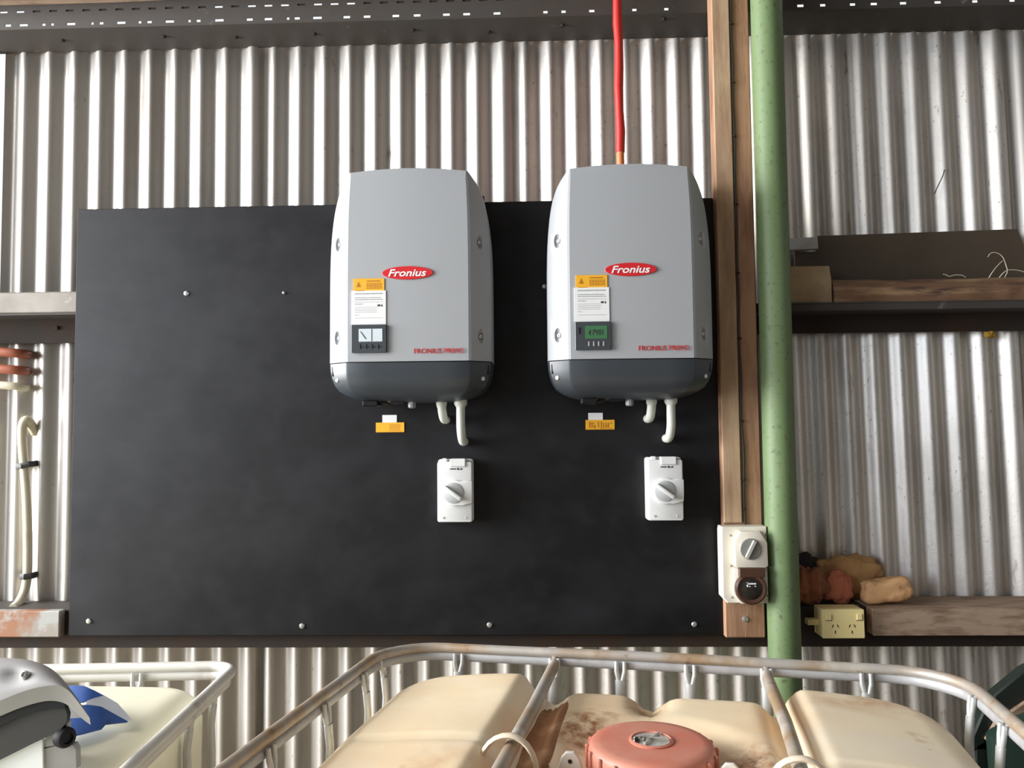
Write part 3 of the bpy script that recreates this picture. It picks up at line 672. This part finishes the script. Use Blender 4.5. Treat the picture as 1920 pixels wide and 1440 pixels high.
# ================================================================== CLUTTER ON THE LOWER RIGHT SHELF
def lump(name, label, cat, m, px0, py0, px1, py1, Y, dy, seed, amp=.25, tilt=0.0, flat=1.0, pw=2.4, foldk=9):
    a, b = WY(px0, py1, Y), WY(px1, py0, Y)
    c = Vector(((a.x+b.x)/2, Y, (a.z+b.z)/2)); hx, hz = (b.x-a.x)/2, (b.z-a.z)/2
    bm = bmesh.new(); bmesh.ops.create_icosphere(bm, subdivisions=4, radius=1.0)
    for v in bm.verts:
        d = v.co.normalized(); l = (abs(d.x)**pw + abs(d.y)**pw + abs(d.z)**pw)**(-1/pw); p = d*l
        nn = mnoise.fractal(p*1.6 + Vector((seed, 0, 0)), 1.0, 2.0, 4)
        fd = math.sin(p.x*foldk + 3*mnoise.noise(p*1.2 + Vector((0, seed, 0))))*.05
        p = p * (1 + amp*nn + fd)
        p.z = max(p.z, -1.0)
        v.co = Vector((p.x*hx, p.y*dy, p.z*hz))
    bmesh.ops.transform(bm, matrix=Matrix.Rotation(tilt, 4, 'Y'), verts=bm.verts)
    zmin = min(v.co.z for v in bm.verts); base = Vector((c.x, c.y, c.z - hz))
    mb = MB(); mb.bm = bm
    bmesh.ops.translate(bm, verts=bm.verts, vec=Vector((0, 0, -zmin)))
    o = mb.build(name, m, ang=80); o.location = (base.x, base.y, max(base.z, 1.1102))
    return tag(o, label, cat)
lump('rag', 'dark charcoal rag bunched against the wall beside the green pipe', 'rag', 'rag_dark', 1484, 1048, 1536, 1105, -.028, .014, 1.0, .2).location.z = 1.155
lump('rag', 'rust red crumpled rag beside the green pipe', 'rag', 'rag_rust', 1484, 1070, 1546, 1143, -.098, .026, 2.0, .35, foldk=14)
lump('rag', 'ochre brown crumpled cloth bundle on the lower right shelf', 'cloth', 'leather', 1530, 1066, 1650, 1143, -.038, .022, 3.1, .28, tilt=.10, pw=3.2, foldk=13)
lump('rag', 'faded red cloth tucked under the ochre cloth bundle', 'cloth', 'rag_pink', 1548, 1084, 1596, 1143, -.086, .016, 4.0, .3, foldk=12)
lump('foam_block', 'peach coloured wedge shaped foam block at the end of the rags', 'foam', 'foam', 1620, 1095, 1708, 1139, -.11, .026, 9.0, .12, tilt=-.12, pw=5.0, foldk=5).location.z = 1.115
o = MB().prism([(0, 0), (.075, .004), (.105, .035), (.02, .045)], 0, .0015, 'Z').build('paper_scrap', 'greypaper'); o.location = (WY(1545, 1135, -.15).x, -.155, 1.1122); tag(o, 'grey scrap of paper lying above the cream power point', 'paper')

# ================================================================== RIGHT SHELF ON THE MIDDLE GIRT
def PY(lst, Y): return [(WY(x, y, Y).x, WY(x, y, Y).z) for x, y in lst]
o = MB().prism(PY([(1490, 565), (1490, 472), (1530, 472), (1532, 443), (1906, 430), (1922, 470), (1926, 560)], -.032), -.036, -.026, 'Y').build('hardboard_sheet', 'hardboard'); origin_to(o, (1.1, -.03, 1.95))
tag(o, 'dark brown hardboard sheet standing against the wall behind the old plank', 'board')
o = MB().prism(PY([(1470, 449), (1530, 446), (1532, 468), (1470, 471)], -.05), -.062, -.037, 'Y', .001).build('steel_offcut', 'cage_lip'); origin_to(o, (.78, -.05, 2.12))
tag(o, 'small grey metal offcut beside the green pipe at the hardboard sheet', 'metal')
q0, q1 = WY(1476, 565, -.12), WY(1558, 497, -.12)
zf = WY(1500, 526, -.12).z
o = MB().prism([(-.122, 1.9455), (-.122, zf), (-.108, q1.z), (-.045, q1.z), (-.045, 1.9455)], q0.x, q1.x, 'X', .0015).build('timber_offcut', 'offcut'); origin_to(o, ((q0.x+q1.x)/2, -.08, 1.9455))
tag(o, 'pale timber offcut resting on the middle girt beside the green pipe', 'timber')
# old split plank with a bark edge
q0 = WY(1563, 560, -.12); zt = WY(1700, 521, -.12).z; n = 60; vs = []; fs = []
prof = [(-.128, 0.0), (-.133, .25), (-.130, .5), (-.118, .72), (-.112, .9), (-.100, 1.0), (-.048, 1.0), (-.045, 0.0)]
H_ = zt - 1.9455
for i in range(n + 1):
    x = q0.x + (1.95 - q0.x)*i/n
    for j, (y, t_) in enumerate(prof):
        nn = mnoise.fractal(Vector((x*14, j*2.7, 3)), 1, 2, 4)
        vs.append((x, y + (nn*.009 if 0 < j < 6 else 0), 1.9455 + H_*t_ + (nn*.005 if 1 < j < 6 else 0)))
K = len(prof)
for i in range(n):
    for j in range(K): fs.append((i*K+j, i*K+(j+1) % K, (i+1)*K+(j+1) % K, (i+1)*K+j))
fs.append(tuple(range(K))); fs.append(tuple(range(n*K, n*K+K))[::-1])
mb = MB(); mb.add(vs, fs); o = mb.build('old_plank', 'bark', ang=40); origin_to(o, (1.4, -.09, 1.9455)); tag(o, 'split old plank with a ragged bark edge lying on the middle girt', 'plank')
def wire(name, label, pts, Y, r=.0011):
    pp_ = smooth_path([WY(x, y, Y) + Vector((0, dy, 0)) for x, y, dy in pts], 3)
    o = MB().tube(pp_, r, 6).build(name, 'wire', ang=80); origin_to(o, pp_[0]); return tag(o, label, 'wire')
wire('wire_loop', 'pale wire curling up in a hook above the old plank', [(1852, 482, 0), (1857, 474, 0), (1868, 473, 0), (1880, 480, 0), (1886, 496, 0), (1890, 510, 0), (1886, 521, .01)], -.10)
wire('wire_loop', 'pale wire crossing below the hooked wire on the old plank', [(1857, 521, .01), (1862, 508, 0), (1872, 496, 0), (1880, 489, 0)], -.103)
wire('wire_loop', 'pale wire running along the right end of the old plank', [(1876, 521, .01), (1884, 508, 0), (1896, 505, 0), (1922, 509, 0), (1940, 521, 0)], -.106)
wire('wire_scrap', 'short bent white wire scrap lying on the old plank', [(1768, 514, 0), (1774, 515, 0), (1780, 519, 0), (1790, 515, 0), (1806, 516, 0), (1812, 520, .004)], -.108)
q = [WY(1752, 364, -.016), WY(1758, 350, -.02), WY(1768, 330, -.016), WY(1771, 318, -.012)]
o = MB().tube(smooth_path(q), .0013, 6).build('dry_stalk', 'girt_dark', ang=80); origin_to(o, q[0]); tag(o, 'thin dry stalk stuck to the corrugated wall above the hardboard sheet', 'stalk')
o = lump('dry_leaf', 'small yellow dry leaf caught under the middle girt', 'leaf', 'yleaf', 1845, 622, 1866, 636, -.03, .008, 6.0, .3); o.location.z = WY(1855, 634, -.03).z

# ================================================================== LEFT: PIPES AND CABLE THROUGH THE WALL
def lpipe(name, label, cat, m, r, pts, Y0):
    pts = smooth_path([WY(x, y, Y) for x, y, Y in pts], 3)
    o = MB().tube(pts, r, 12).build(name, m, ang=60); origin_to(o, pts[-1]); return tag(o, label, cat)
lpipe('terracotta_pipe', 'terracotta pipe entering the wall directly under the pale rail', 'pipe', 'terracotta', .0135, [(-160, 652, -.07), (-60, 655, -.07), (20, 661, -.07), (45, 664, -.05), (55, 665, .012)], 0)
lpipe('terracotta_pipe', 'terracotta pipe entering the wall between its twin and the cream pipe', 'pipe', 'terracotta', .0135, [(-160, 684, -.07), (-60, 688, -.07), (20, 693, -.07), (43, 695, -.05), (52, 696, .012)], 0)
lpipe('cream_pipe', 'cream pipe entering the wall below the two terracotta pipes', 'pipe', 'pvc_cream', .0115, [(-160, 716, -.07), (-60, 719, -.07), (20, 723, -.07), (43, 726, -.05), (52, 727, .012)], 0)
lc = thing('cream_cable', 'looped cream cable taped down the corrugated wall beside the board', 'cable', WY(55, 1000, -.03))
pts = smooth_path([WY(x, y, Y) for x, y, Y in ((66, 812, .012), (60, 797, -.012), (52, 785, -.03), (42, 792, -.035), (41, 825, -.03), (45, 870, -.028), (50, 930, -.028), (52, 1000, -.028), (52, 1070, -.028), (48, 1105, -.03), (36, 1130, -.05), (24, 1141, -.09))], 3)
MB().tube(pts, .0125, 12).build('sheath', 'pvc_cream', lc, world=True, ang=60)
q = WY(46, 873, -.028)
MB().tube([(q.x - .026, -.006, q.z - .003), (q.x - .02, -.036, q.z - .002), (q.x, -.043, q.z), (q.x + .018, -.036, q.z + .004), (q.x + .026, -.004, q.z + .006)], .0085, 8, .25, up=(0, 0, 1)).build('tape_band', 'tape', lc, world=True)
q = WY(51, 1080, -.028)
MB().tube([(q.x - .018, -.006, q.z), (q.x - .016, -.036, q.z), (q.x, -.043, q.z), (q.x + .016, -.036, q.z + .001), (q.x + .019, -.004, q.z + .002)], .0085, 8, .25, up=(0, 0, 1)).build('tape_band', 'tape', lc, world=True)

# ================================================================== BULK CONTAINERS (TANK IN A CAGE)
def sstep(a, b, x):
    t = max(0.0, min(1.0, (x - a)/(b - a))); return t*t*(3 - 2*t)
def plan(a, b, hx, hy, rc):
    """a, b in -1..1 squashed into a rounded rectangle; also the distance to its edge."""
    x, y = a*hx, b*hy
    ex, ey = hx - abs(x), hy - abs(y)
    dx, dy = max(0, rc - ex), max(0, rc - ey)
    d = rc - math.hypot(dx, dy) if (ex < rc and ey < rc) else min(ex, ey)
    return x, y, d
def tank_mesh(hx, hy, rc, redge, topf, zb, nx=84, ny=64):
    xs = [-1 + 2*i/nx for i in range(nx+1)]; ys = [-1 + 2*j/ny for j in range(ny+1)]
    f = lambda t: math.copysign(abs(t)**0.8, t)          # denser towards the rim
    vs = []; fs = []
    for b in ys:
        for a in xs:
            a2, b2 = f(a), f(b)
            # pull corner points onto the rounded corner
            x, y = a2*hx, b2*hy
            cxn, cyn = abs(x) - (hx - rc), abs(y) - (hy - rc)
            if cxn > 0 and cyn > 0:
                m_ = max(cxn, cyn); h_ = math.hypot(cxn, cyn); k_ = m_/h_ if h_ > 0 else 1
                cxn *= k_; cyn *= k_
                x = math.copysign(hx - rc + cxn, x); y = math.copysign(hy - rc + cyn, y)
                d = rc - math.hypot(cxn, cyn)
            else: d = min(hx - abs(x), hy - abs(y))
            d = max(0.0, d); z = topf(x, y)
            if d < redge: z -= redge*(1 - math.sqrt(max(0, 1 - ((redge - d)/redge)**2)))
            vs.append((x, y, z))
    w_ = nx + 1
    for j in range(ny):
        for i in range(nx): fs.append((j*w_+i, j*w_+i+1, (j+1)*w_+i+1, (j+1)*w_+i))
    rim = [i for i in range(nx+1)] + [j*w_+nx for j in range(1, ny+1)] + [ny*w_+i for i in range(nx-1, -1, -1)] + [j*w_ for j in range(ny-1, 0, -1)]
    base = len(vs); L = len(rim)
    for r_ in rim: x, y, z = vs[r_]; vs.append((x, y, zb))
    for i in range(L): fs.append((rim[i], base+i, base+(i+1) % L, rim[(i+1) % L]))
    fs.append(tuple(range(base, base+L)))
    mb = MB(); mb.add(vs, fs); return mb
def ring_path(hx, hy, r, z, n=8):
    return [Vector((x, y, z)) for x, y in rrect(-hx, hx, -hy, hy, r, n)]
def densify(p, step=.08):
    q = []
    for a, b in zip(p, p[1:] + p[:1]):
        k = max(1, int((b-a).length/step)); q += [a + (b-a)*i/k for i in range(k)]
    return q
def cage(root, hx, hy, zr, rcorner, ups_back, ups_left, ups_right, mt, ml, mu, dent=True):
    rp = densify(ring_path(hx, hy, rcorner, zr))
    if dent: rp = [p + Vector((0, 0, .003*mnoise.noise(p*2.2))) for p in rp]
    MB().tube(rp, .0106, 12, closed=True).build('top_rail', mt, root, ang=60)
    MB().tube([p + Vector((0, 0, -.0178)) for p in densify(ring_path(hx - .003, hy - .003, rcorner, zr))], .0092, 10, .5, closed=True).build('lower_strip', ml, root, ang=60)
    for zz in (.75, .42, .16): MB().tube([Vector((p.x, p.y, zz)) for p in densify(ring_path(hx, hy, rcorner, zr), .2)], .009, 8, closed=True).build('cage_hoop', mu, root, ang=60)
    def upright(x, y, ax, inx, iny):
        mb = MB(); s_ = Vector((ax[0], ax[1], 0)); n_ = Vector((inx, iny, 0)); c = Vector((x, y, 0))
        # flattened, gently bowed tube with a forked crimped top
        pts = [c + Vector((0, 0, .13)), c + n_*.004 + Vector((0, 0, .6)), c + n_*.006 + Vector((0, 0, zr - .13)), c + n_*.008 + Vector((0, 0, zr - .085)), c + n_*.004 + Vector((0, 0, zr - .045))]
        for dz in (): pass
        mb.tube(pts, [.0115, .0115, .0115, .0105, .0115], 10, .62, up=(ax[0], ax[1], 0))
        for sg in (-1, 1):
            mb.tube([c + n_*.004 + s_*(.003*sg) + Vector((0, 0, zr - .05)), c + n_*.002 + s_*(.0085*sg) + Vector((0, 0, zr - .028)), c + s_*(.0085*sg) + Vector((0, 0, zr - .008))], [.0055, .0048, .0042], 8)
        mb.build('upright', mu, root, ang=60)
    for x in ups_back: upright(x, hy - .012, (1, 0), 0, -1)
    for y in ups_left: upright(-hx + .012, y, (0, 1), 1, 0)
    for y in ups_right: upright(hx - .012, y, (0, 1), -1, 0)

TH = math.radians(-10.0); C1 = Vector((0.157, -1.117, 0.0))
ibc = thing('bulk_tank', 'dusty cream bulk tank in a galvanised cage with a faded red lid', 'tank', C1, TH, group=None)
HX, HY, ZR = 0.582, 0.482, 1.12
BAR1, BAR2 = -0.208, 0.226
def top1(x, y):
    outer, mid = 1.097, 1.072
    if x < 0: s_ = sstep(-.268, -.228, x)
    else: s_ = 1 - sstep(.238, .285, x)
    z = outer + (mid - outer)*s_
    z -= .028*math.exp(-((x - BAR1 - .012)/.028)**2)          # valleys under the cross bars
    z -= .026*math.exp(-((x - BAR2 - .004)/.020)**2)
    if y > .22: z -= .030*math.exp(-((x + .005)/.030)**2)*sstep(.24, .36, y)   # notch at the back between the middle pads
    z -= .022*(1 - sstep(.12, .20, math.hypot(x - .01, y - .09)))     # flat round the filler neck
    z -= .006*math.exp(-((y - .035)/.006)**2)                         # parting line
    z += .008*(1 - (x/HX)**2)*(1 if abs(x) > .25 else .3)
    z += .0035*mnoise.noise(Vector((x*5, y*5, 1)))
    z -= .025*max(0, (abs(x) - .27)/.3)**1.6
    return z
body = tank_mesh(.548, .446, .14, .085, top1, .15, 130, 90).build('tank_body', 'tank', ibc, ang=50)
cage(ibc, HX, HY, ZR, .13, [-.42, BAR1, -.068, .075, BAR2, .415], [.40, .30, .12, -.08, -.25], [.36, .22, .0, -.2], 'cage', 'cage_lip', 'cage_up')
for bx in (BAR1, BAR2):
    pts = [(bx, HY - .004, ZR - .012), (bx, HY - .02, ZR - .020), (bx, HY - .05, ZR - .022), (bx + .003, .2, ZR - .02), (bx, 0, ZR - .022), (bx, -.3, ZR - .02), (bx, -HY + .004, ZR - .015)]
    MB().tube(pts, [.008, .0105, .0118, .0118, .0118, .0118, .008], 12).build('cross_bar', 'cage', ibc, ang=60)
    y0 = .005 if bx < 0 else -.005
    mb = MB(); arch = [Vector((bx + .045*math.cos(a)*(1 if math.cos(a) > 0 else 1.15), y0, 1.036 + .085*math.sin(a)**.7)) for a in [PI*i/14 for i in range(15)]]
    mb.tube(arch, .0075, 8, .6, up=(0, 1, 0)); mb.build('bar_tab', 'tab', ibc, ang=60)
# dirt lying in the valley beside the first bar
mb = MB(); vs = []; fs = []
for i in range(31):
    y = -.05 + .405*i/30
    for j in range(7):
        x = BAR1 - .006 + .062*j/6 + .004*mnoise.noise(Vector((y*9, j, 0)))
        e = min(1, 4*min(j/6, 1 - j/6)) * min(1, 5*min(i/30, 1 - i/30))
        ed = .446 - y; drop = 0 if ed > .085 else .085*(1 - math.sqrt(max(0, 1 - ((.085 - ed)/.085)**2)))
        vs.append((x, y, top1(x, y) - drop + .0065*e - .001))
for i in range(30):
    for j in range(6): fs.append((i*7+j, i*7+j+1, (i+1)*7+j+1, (i+1)*7+j))
mb.add(vs, fs); tag(mb.build('dirt', 'valley_dirt', ibc, ang=60), kind='stuff')
# screw lid with ribs and a vent cap
LX, LY = .008, .088; zl = 1.046
lid = MB().lathe([(.1, .0), (.1015, .004), (.1015, .038), (.099, .045), (.094, .0485), (.080, .0495), (.040, .0497), (.035, .0497)], at(LX, LY, zl), 64).build('lid', 'lid', ibc, ang=40); lid['label'] = 'faded red ribbed screw lid'
for i in range(20):
    a = 2*PI*i/20 + .1
    mtx = Matrix.Translation((LX, LY, zl)) @ Matrix.Rotation(a, 4, 'Z')
    MB().box(.0995, .1065, -.0035, .0035, .0, .043, .002, m=mtx).build('rib', 'lid', lid)
MB().lathe([(.036, .048), (.036, .0515), (.032, .053), (.031, .050), (.0305, .050)], at(LX + .0, LY + .004, zl), 36).build('cap_ring', 'lid', lid)
fo = MB(); fo.lathe([(.0302, .049), (.030, .0512), (.022, .0505), (.010, .052), (.004, .0525)], at(LX, LY + .004, zl), 30)
fo.box(-.028, .028, -.003, .003, .0505, .0555, .001, m=at(LX, LY + .004, zl, Matrix.Rotation(1.2, 4, 'Z'))); fo.box(-.028, .028, -.003, .003, .0505, .0550, .001, m=at(LX, LY + .004, zl, Matrix.Rotation(.1, 4, 'Z')))
fo.build('vent_cap', 'foil', lid, ang=30)['label'] = 'shiny vent cap with dark specks'
for lx, ly in ((-.118, .045), (.128, .045)):
    mb = MB(); pts = [(lx - .024, 0), (lx + .024, 0), (lx + .014, .028), (lx + .006, .036), (lx - .006, .036), (lx - .014, .028)]
    mb.prism([(a, 1.052 + b) for a, b in pts], ly - .005, ly + .003, 'Y', .0015); lg = mb.build('lug', 'tab_white', ibc)
    MB().lathe([(.0035, 0), (.0035, .0006)], at(lx, ly - .005, 1.074, FACE_Y), 10).build('hole', 'slot', lg)
MB().box(-.58, .58, -.48, .48, .0, .15, .01).build('pallet', 'pallet', ibc)

TH2 = math.radians(3.5); K2 = Vector((-0.606, -0.672, 0)); HX2, HY2 = .56, .46
C2 = K2 - Matrix.Rotation(TH2, 3, 'Z') @ Vector((HX2 + .018, HY2 + .018, 0))
ibc2 = thing('bulk_tank', 'clean cream bulk tank in a whitish cage under the blue and white sheet', 'tank', C2, TH2)
top2 = lambda x, y: 1.106 + .012*(1 - (x/.5)**2) - .02*max(0, (abs(y) - .25)/.2)**2
tank_mesh(.528, .432, .10, .05, top2, .15, 70, 54).build('tank_body', 'tank_clean', ibc2, ang=50)
cage(ibc2, HX2, HY2, ZR - .002, .055, [-.40, -.13, .18, .36], [0.2, -.2], [.36, .235, .0, -.22], 'cage_white', 'cage_white', 'cage_up', False)
MB().box(-.55, .55, -.45, .45, .0, .15, .01).build('pallet', 'pallet', ibc2)

# ================================================================== BLUE AND WHITE SHEET ON THE CLEAN TANK
def P3(px, py, z): return WZ(px, py, z)
mb = MB()
def patch(rows, mi):
    """rows: list of pixel polylines (same length) with their height; a bent sheet 2 mm thick."""
    vs = []; n = len(rows[0])
    for rw in rows:
        for px, py, z in rw: vs.append(P3(px, py, z))
    k = len(vs); vs += [v - Vector((0, 0, .002)) for v in vs]; fs = []
    m_ = len(rows)
    for j in range(m_-1):
        for i in range(n-1):
            q = (j*n+i, j*n+i+1, (j+1)*n+i+1, (j+1)*n+i); fs.append(q); fs.append(tuple(k + a for a in q[::-1]))
    rim = [i for i in range(n)] + [j*n+n-1 for j in range(1, m_)] + [(m_-1)*n+i for i in range(n-2, -1, -1)] + [j*n for j in range(m_-2, 0, -1)]
    for a, b in zip(rim, rim[1:] + rim[:1]): fs.append((a, b, k+b, k+a))
    mb.add(vs, fs, mi)
patch([[(100, 1292, 1.1460), (132, 1285, 1.1540), (158, 1286, 1.1560), (178, 1295, 1.1510), (195, 1304, 1.1440)], [(100, 1322, 1.1460), (135, 1318, 1.1520), (158, 1315, 1.1540), (175, 1309, 1.1500), (195, 1304, 1.1440)]], 0)
patch([[(163, 1314, 1.1530), (178, 1308.5, 1.1500), (196, 1304, 1.1440), (220, 1318, 1.1380), (236, 1336, 1.1300), (246, 1349, 1.1230)], [(161, 1321, 1.1520), (172, 1321, 1.1500), (190, 1324.5, 1.1440), (206, 1333, 1.1380), (222, 1342, 1.1300), (240, 1352, 1.1230)]], 1)
patch([[(90, 1323, 1.1460), (125, 1323, 1.1500), (161, 1321.5, 1.1520), (190, 1325, 1.1440), (210, 1336, 1.1360), (239, 1352, 1.1230)], [(90, 1387, 1.1260), (122, 1382, 1.1280), (155, 1375, 1.1280), (190, 1366, 1.1260), (198, 1357, 1.1260), (238, 1352.5, 1.1225)]], 0)
o = mb.build('printed_sheet', ['blue', 'palewhite'], ang=50); origin_to(o, WZ(160, 1360, 1.1)); tag(o, 'bent blue and white printed sheet lying on the clean cream tank', 'sheet')

# ================================================================== GREY APPLIANCE COVER IN THE LOWER LEFT CORNER
YA = -1.21
ap = thing('appliance_cover', 'grey appliance with a beaked cowl and dimpled screw on the clean tank', 'appliance', WY(60, 1440, YA))
def curve_pts(pts, it=3): return [Vector((a, b, 0)) for a, b in pts]
top_back = [(-120, 1236), (-40, 1233), (0, 1233), (40, 1235), (66, 1240), (90, 1249), (112, 1266), (132, 1291), (148, 1314), (160, 1332), (168, 1345)]
top_front = [(-120, 1352), (-40, 1328), (0, 1314), (30, 1301), (60, 1291), (85, 1286), (106, 1284), (126, 1291), (143, 1311), (157, 1331), (168, 1346)]
rim_low = [(-120, 1390), (-40, 1359), (0, 1343), (30, 1330), (60, 1320), (85, 1314), (106, 1314), (124, 1319), (144, 1338), (160, 1353), (170, 1359)]
def resamp(l, n=40):
    v = smooth_path([Vector((a, b, 0)) for a, b in l], 2); L = [0]
    for a, b in zip(v, v[1:]): L.append(L[-1] + (b-a).length)
    out = []; j = 0
    for i in range(n):
        s_ = L[-1]*i/(n-1)
        while j < len(L)-2 and L[j+1] < s_: j += 1
        t_ = (s_ - L[j])/max(1e-9, L[j+1]-L[j]); out.append(v[j].lerp(v[j+1], t_))
    return out
TB, TF, RL = resamp(top_back), resamp(top_front), resamp(rim_low)
mb = MB(); rows = []
NR = 12
for j in range(NR + 1):
    s_ = j/NR; row = []
    for i, (a, b) in enumerate(zip(TB, TF)):
        p = b.lerp(a, math.sin(s_*PI/2)); tip = min(1, (len(TB)-1-i)/8)
        Y = YA + .07*tip*(1 - math.cos(s_*PI/2))
        # sunk dimple near the top of the cowl
        dd = math.hypot((p.x - 30)/26, (p.y - 1266)/13)
        off = .015*math.exp(-dd*dd*1.1)
        q = WY(p.x, p.y, Y); dirv = (q - CAM).normalized(); row.append(q + dirv*off)
    rows.append(row)
n = len(TB); vs = [q for r_ in rows for q in r_]; fs = []
for j in range(NR):
    for i in range(n-1): fs.append((j*n+i, j*n+i+1, (j+1)*n+i+1, (j+1)*n+i))
# back skirt, closing the shell behind and below
b0 = len(vs)
vs += [q + Vector((-.03, .0, -.06))*min(1, (n-1-i)/10) + Vector((0, .001, 0)) for i, q in enumerate(rows[-1])]
for i in range(n-1): fs.append((NR*n+i, NR*n+i+1, b0+i+1, b0+i))
mb.add(vs, fs); mb.build('cowl', 'cowl', ap, world=True, ang=70)
mb = MB(); vs = []; fs = []
for i in range(n):
    vs += [WY(TF[i].x, TF[i].y, YA), WY(RL[i].x, RL[i].y, YA + .004), WY(RL[i].x, RL[i].y, YA + .004) + Vector((0, .004*min(1, (n-1-i)/8), .001)), WY(TF[i].x, TF[i].y, YA) + Vector((0, .005*min(1, (n-1-i)/8), 0))]
for i in range(n-1):
    for j in range(4): fs.append((i*4+j, i*4+(j+1) % 4, (i+1)*4+(j+1) % 4, (i+1)*4+j))
fs.append((0, 1, 2, 3)); fs.append(((n-1)*4+3, (n-1)*4+2, (n-1)*4+1, (n-1)*4))
mb.add(vs, fs); mb.build('cowl_rim', 'cowl_in', ap, world=True, ang=40)
def slab(px, Y0, Y1, bev=0.0): return MB().prism([(WY(x, y, Y0).x, WY(x, y, Y0).z) for x, y in px], Y0, Y1, 'Y', bev)
slab([(-130, 1392), (-40, 1357), (0, 1341), (30, 1328), (60, 1318), (90, 1312), (120, 1316), (122, 1328), (90, 1329), (60, 1335), (30, 1346), (0, 1362), (-40, 1380), (-130, 1420)], YA + .006, YA + .016).build('seal', 'black', ap, world=True)['label'] = 'black rubber seal'
slab([(-130, 1480), (-130, 1410), (-40, 1374), (0, 1357), (40, 1338), (80, 1328), (121, 1326), (126, 1340), (124, 1355), (110, 1372), (60, 1395), (0, 1425), (-60, 1452)], YA + .010, YA + .019).build('housing', 'dark_body', ap, world=True)
slab([(-130, 1441), (-130, 1455), (0, 1416), (84, 1384), (92, 1374), (124, 1354), (126, 1362), (120, 1394), (138, 1396), (143, 1406), (144, 1441)], YA + .020, YA + .032, .001).build('side_panel', 'mid_body', ap, world=True)
slab([(-130, 1330), (-80, 1320), (-30, 1330), (-5, 1360), (0, 1428), (-130, 1428)], YA + .034, YA + .10, .004).build('rear_housing', 'dark_body', ap, world=True)
slab([(-120, 1441), (-120, 1462), (0, 1421), (79, 1383), (80, 1441)], YA + .016, YA + .0198).build('white_label', 'paper', ap, world=True)
q = WY(112, 1390, YA)
MB().lathe([(.0145, -.008), (.0145, .002), (.0125, .006), (.008, .007), (.007, .003)], at(q.x, YA + .014, q.z, Matrix.Rotation(1.05, 4, 'Z') @ FACE_Y), 24).build('knob', 'black', ap, world=True)
q = WY(36, 1272, YA); 
MB().lathe([(.0065, -.004), (.0065, .004), (.0035, .006), (.003, .003)], at(q.x, YA + .014, q.z, FACE_Y @ Matrix.Rotation(-.5, 4, 'X')), 12).build('screw', 'steel', ap, world=True)

# ================================================================== DARK GREEN BIN AT THE RIGHT EDGE
YB = -.50
gbn = thing('green_bin', 'dark green plastic bin with a tilted open lid beside the caged tank', 'bin', (1.25, -.45, 0))
def XZ(px, Y): return [(WY(x, y, Y).x, WY(x, y, Y).z) for x, y in px]
p = XZ([(1868, 1388), (1900, 1362), (1960, 1340), (2060, 1330)], YB)
MB().prism([(p[0][0] + .03, 0.0), (p[3][0] - .03, 0.0), p[3], p[2], p[1], p[0]], YB, YB + .05, 'Y', .008, seg=2).build('body', 'greenbin', gbn, world=True)
MB().prism(XZ([(1824, 1408), (1824, 1380), (1842, 1338), (1866, 1302), (1922, 1256), (1990, 1222), (1990, 1275), (1922, 1314), (1875, 1345), (1862, 1372), (1862, 1408)], YB + .052), YB + .052, YB + .085, 'Y', .004).build('lid', 'greenlid', gbn, world=True)
MB().prism(XZ([(1850, 1388), (1868, 1356), (1924, 1318), (1990, 1290), (1990, 1304), (1924, 1334), (1890, 1356), (1866, 1392)], YB + .040), YB + .040, YB + .0515, 'Y').build('hinge_strip', 'timber', gbn, world=True)
MB().prism(XZ([(1832, 1400), (1850, 1390), (1874, 1398), (1900, 1900), (1850, 1900)], YB + .052), YB + .052, YB + .082, 'Y').build('shaded_side', 'greenlid', gbn, world=True)  # bin side in shade, its darkness painted in near black
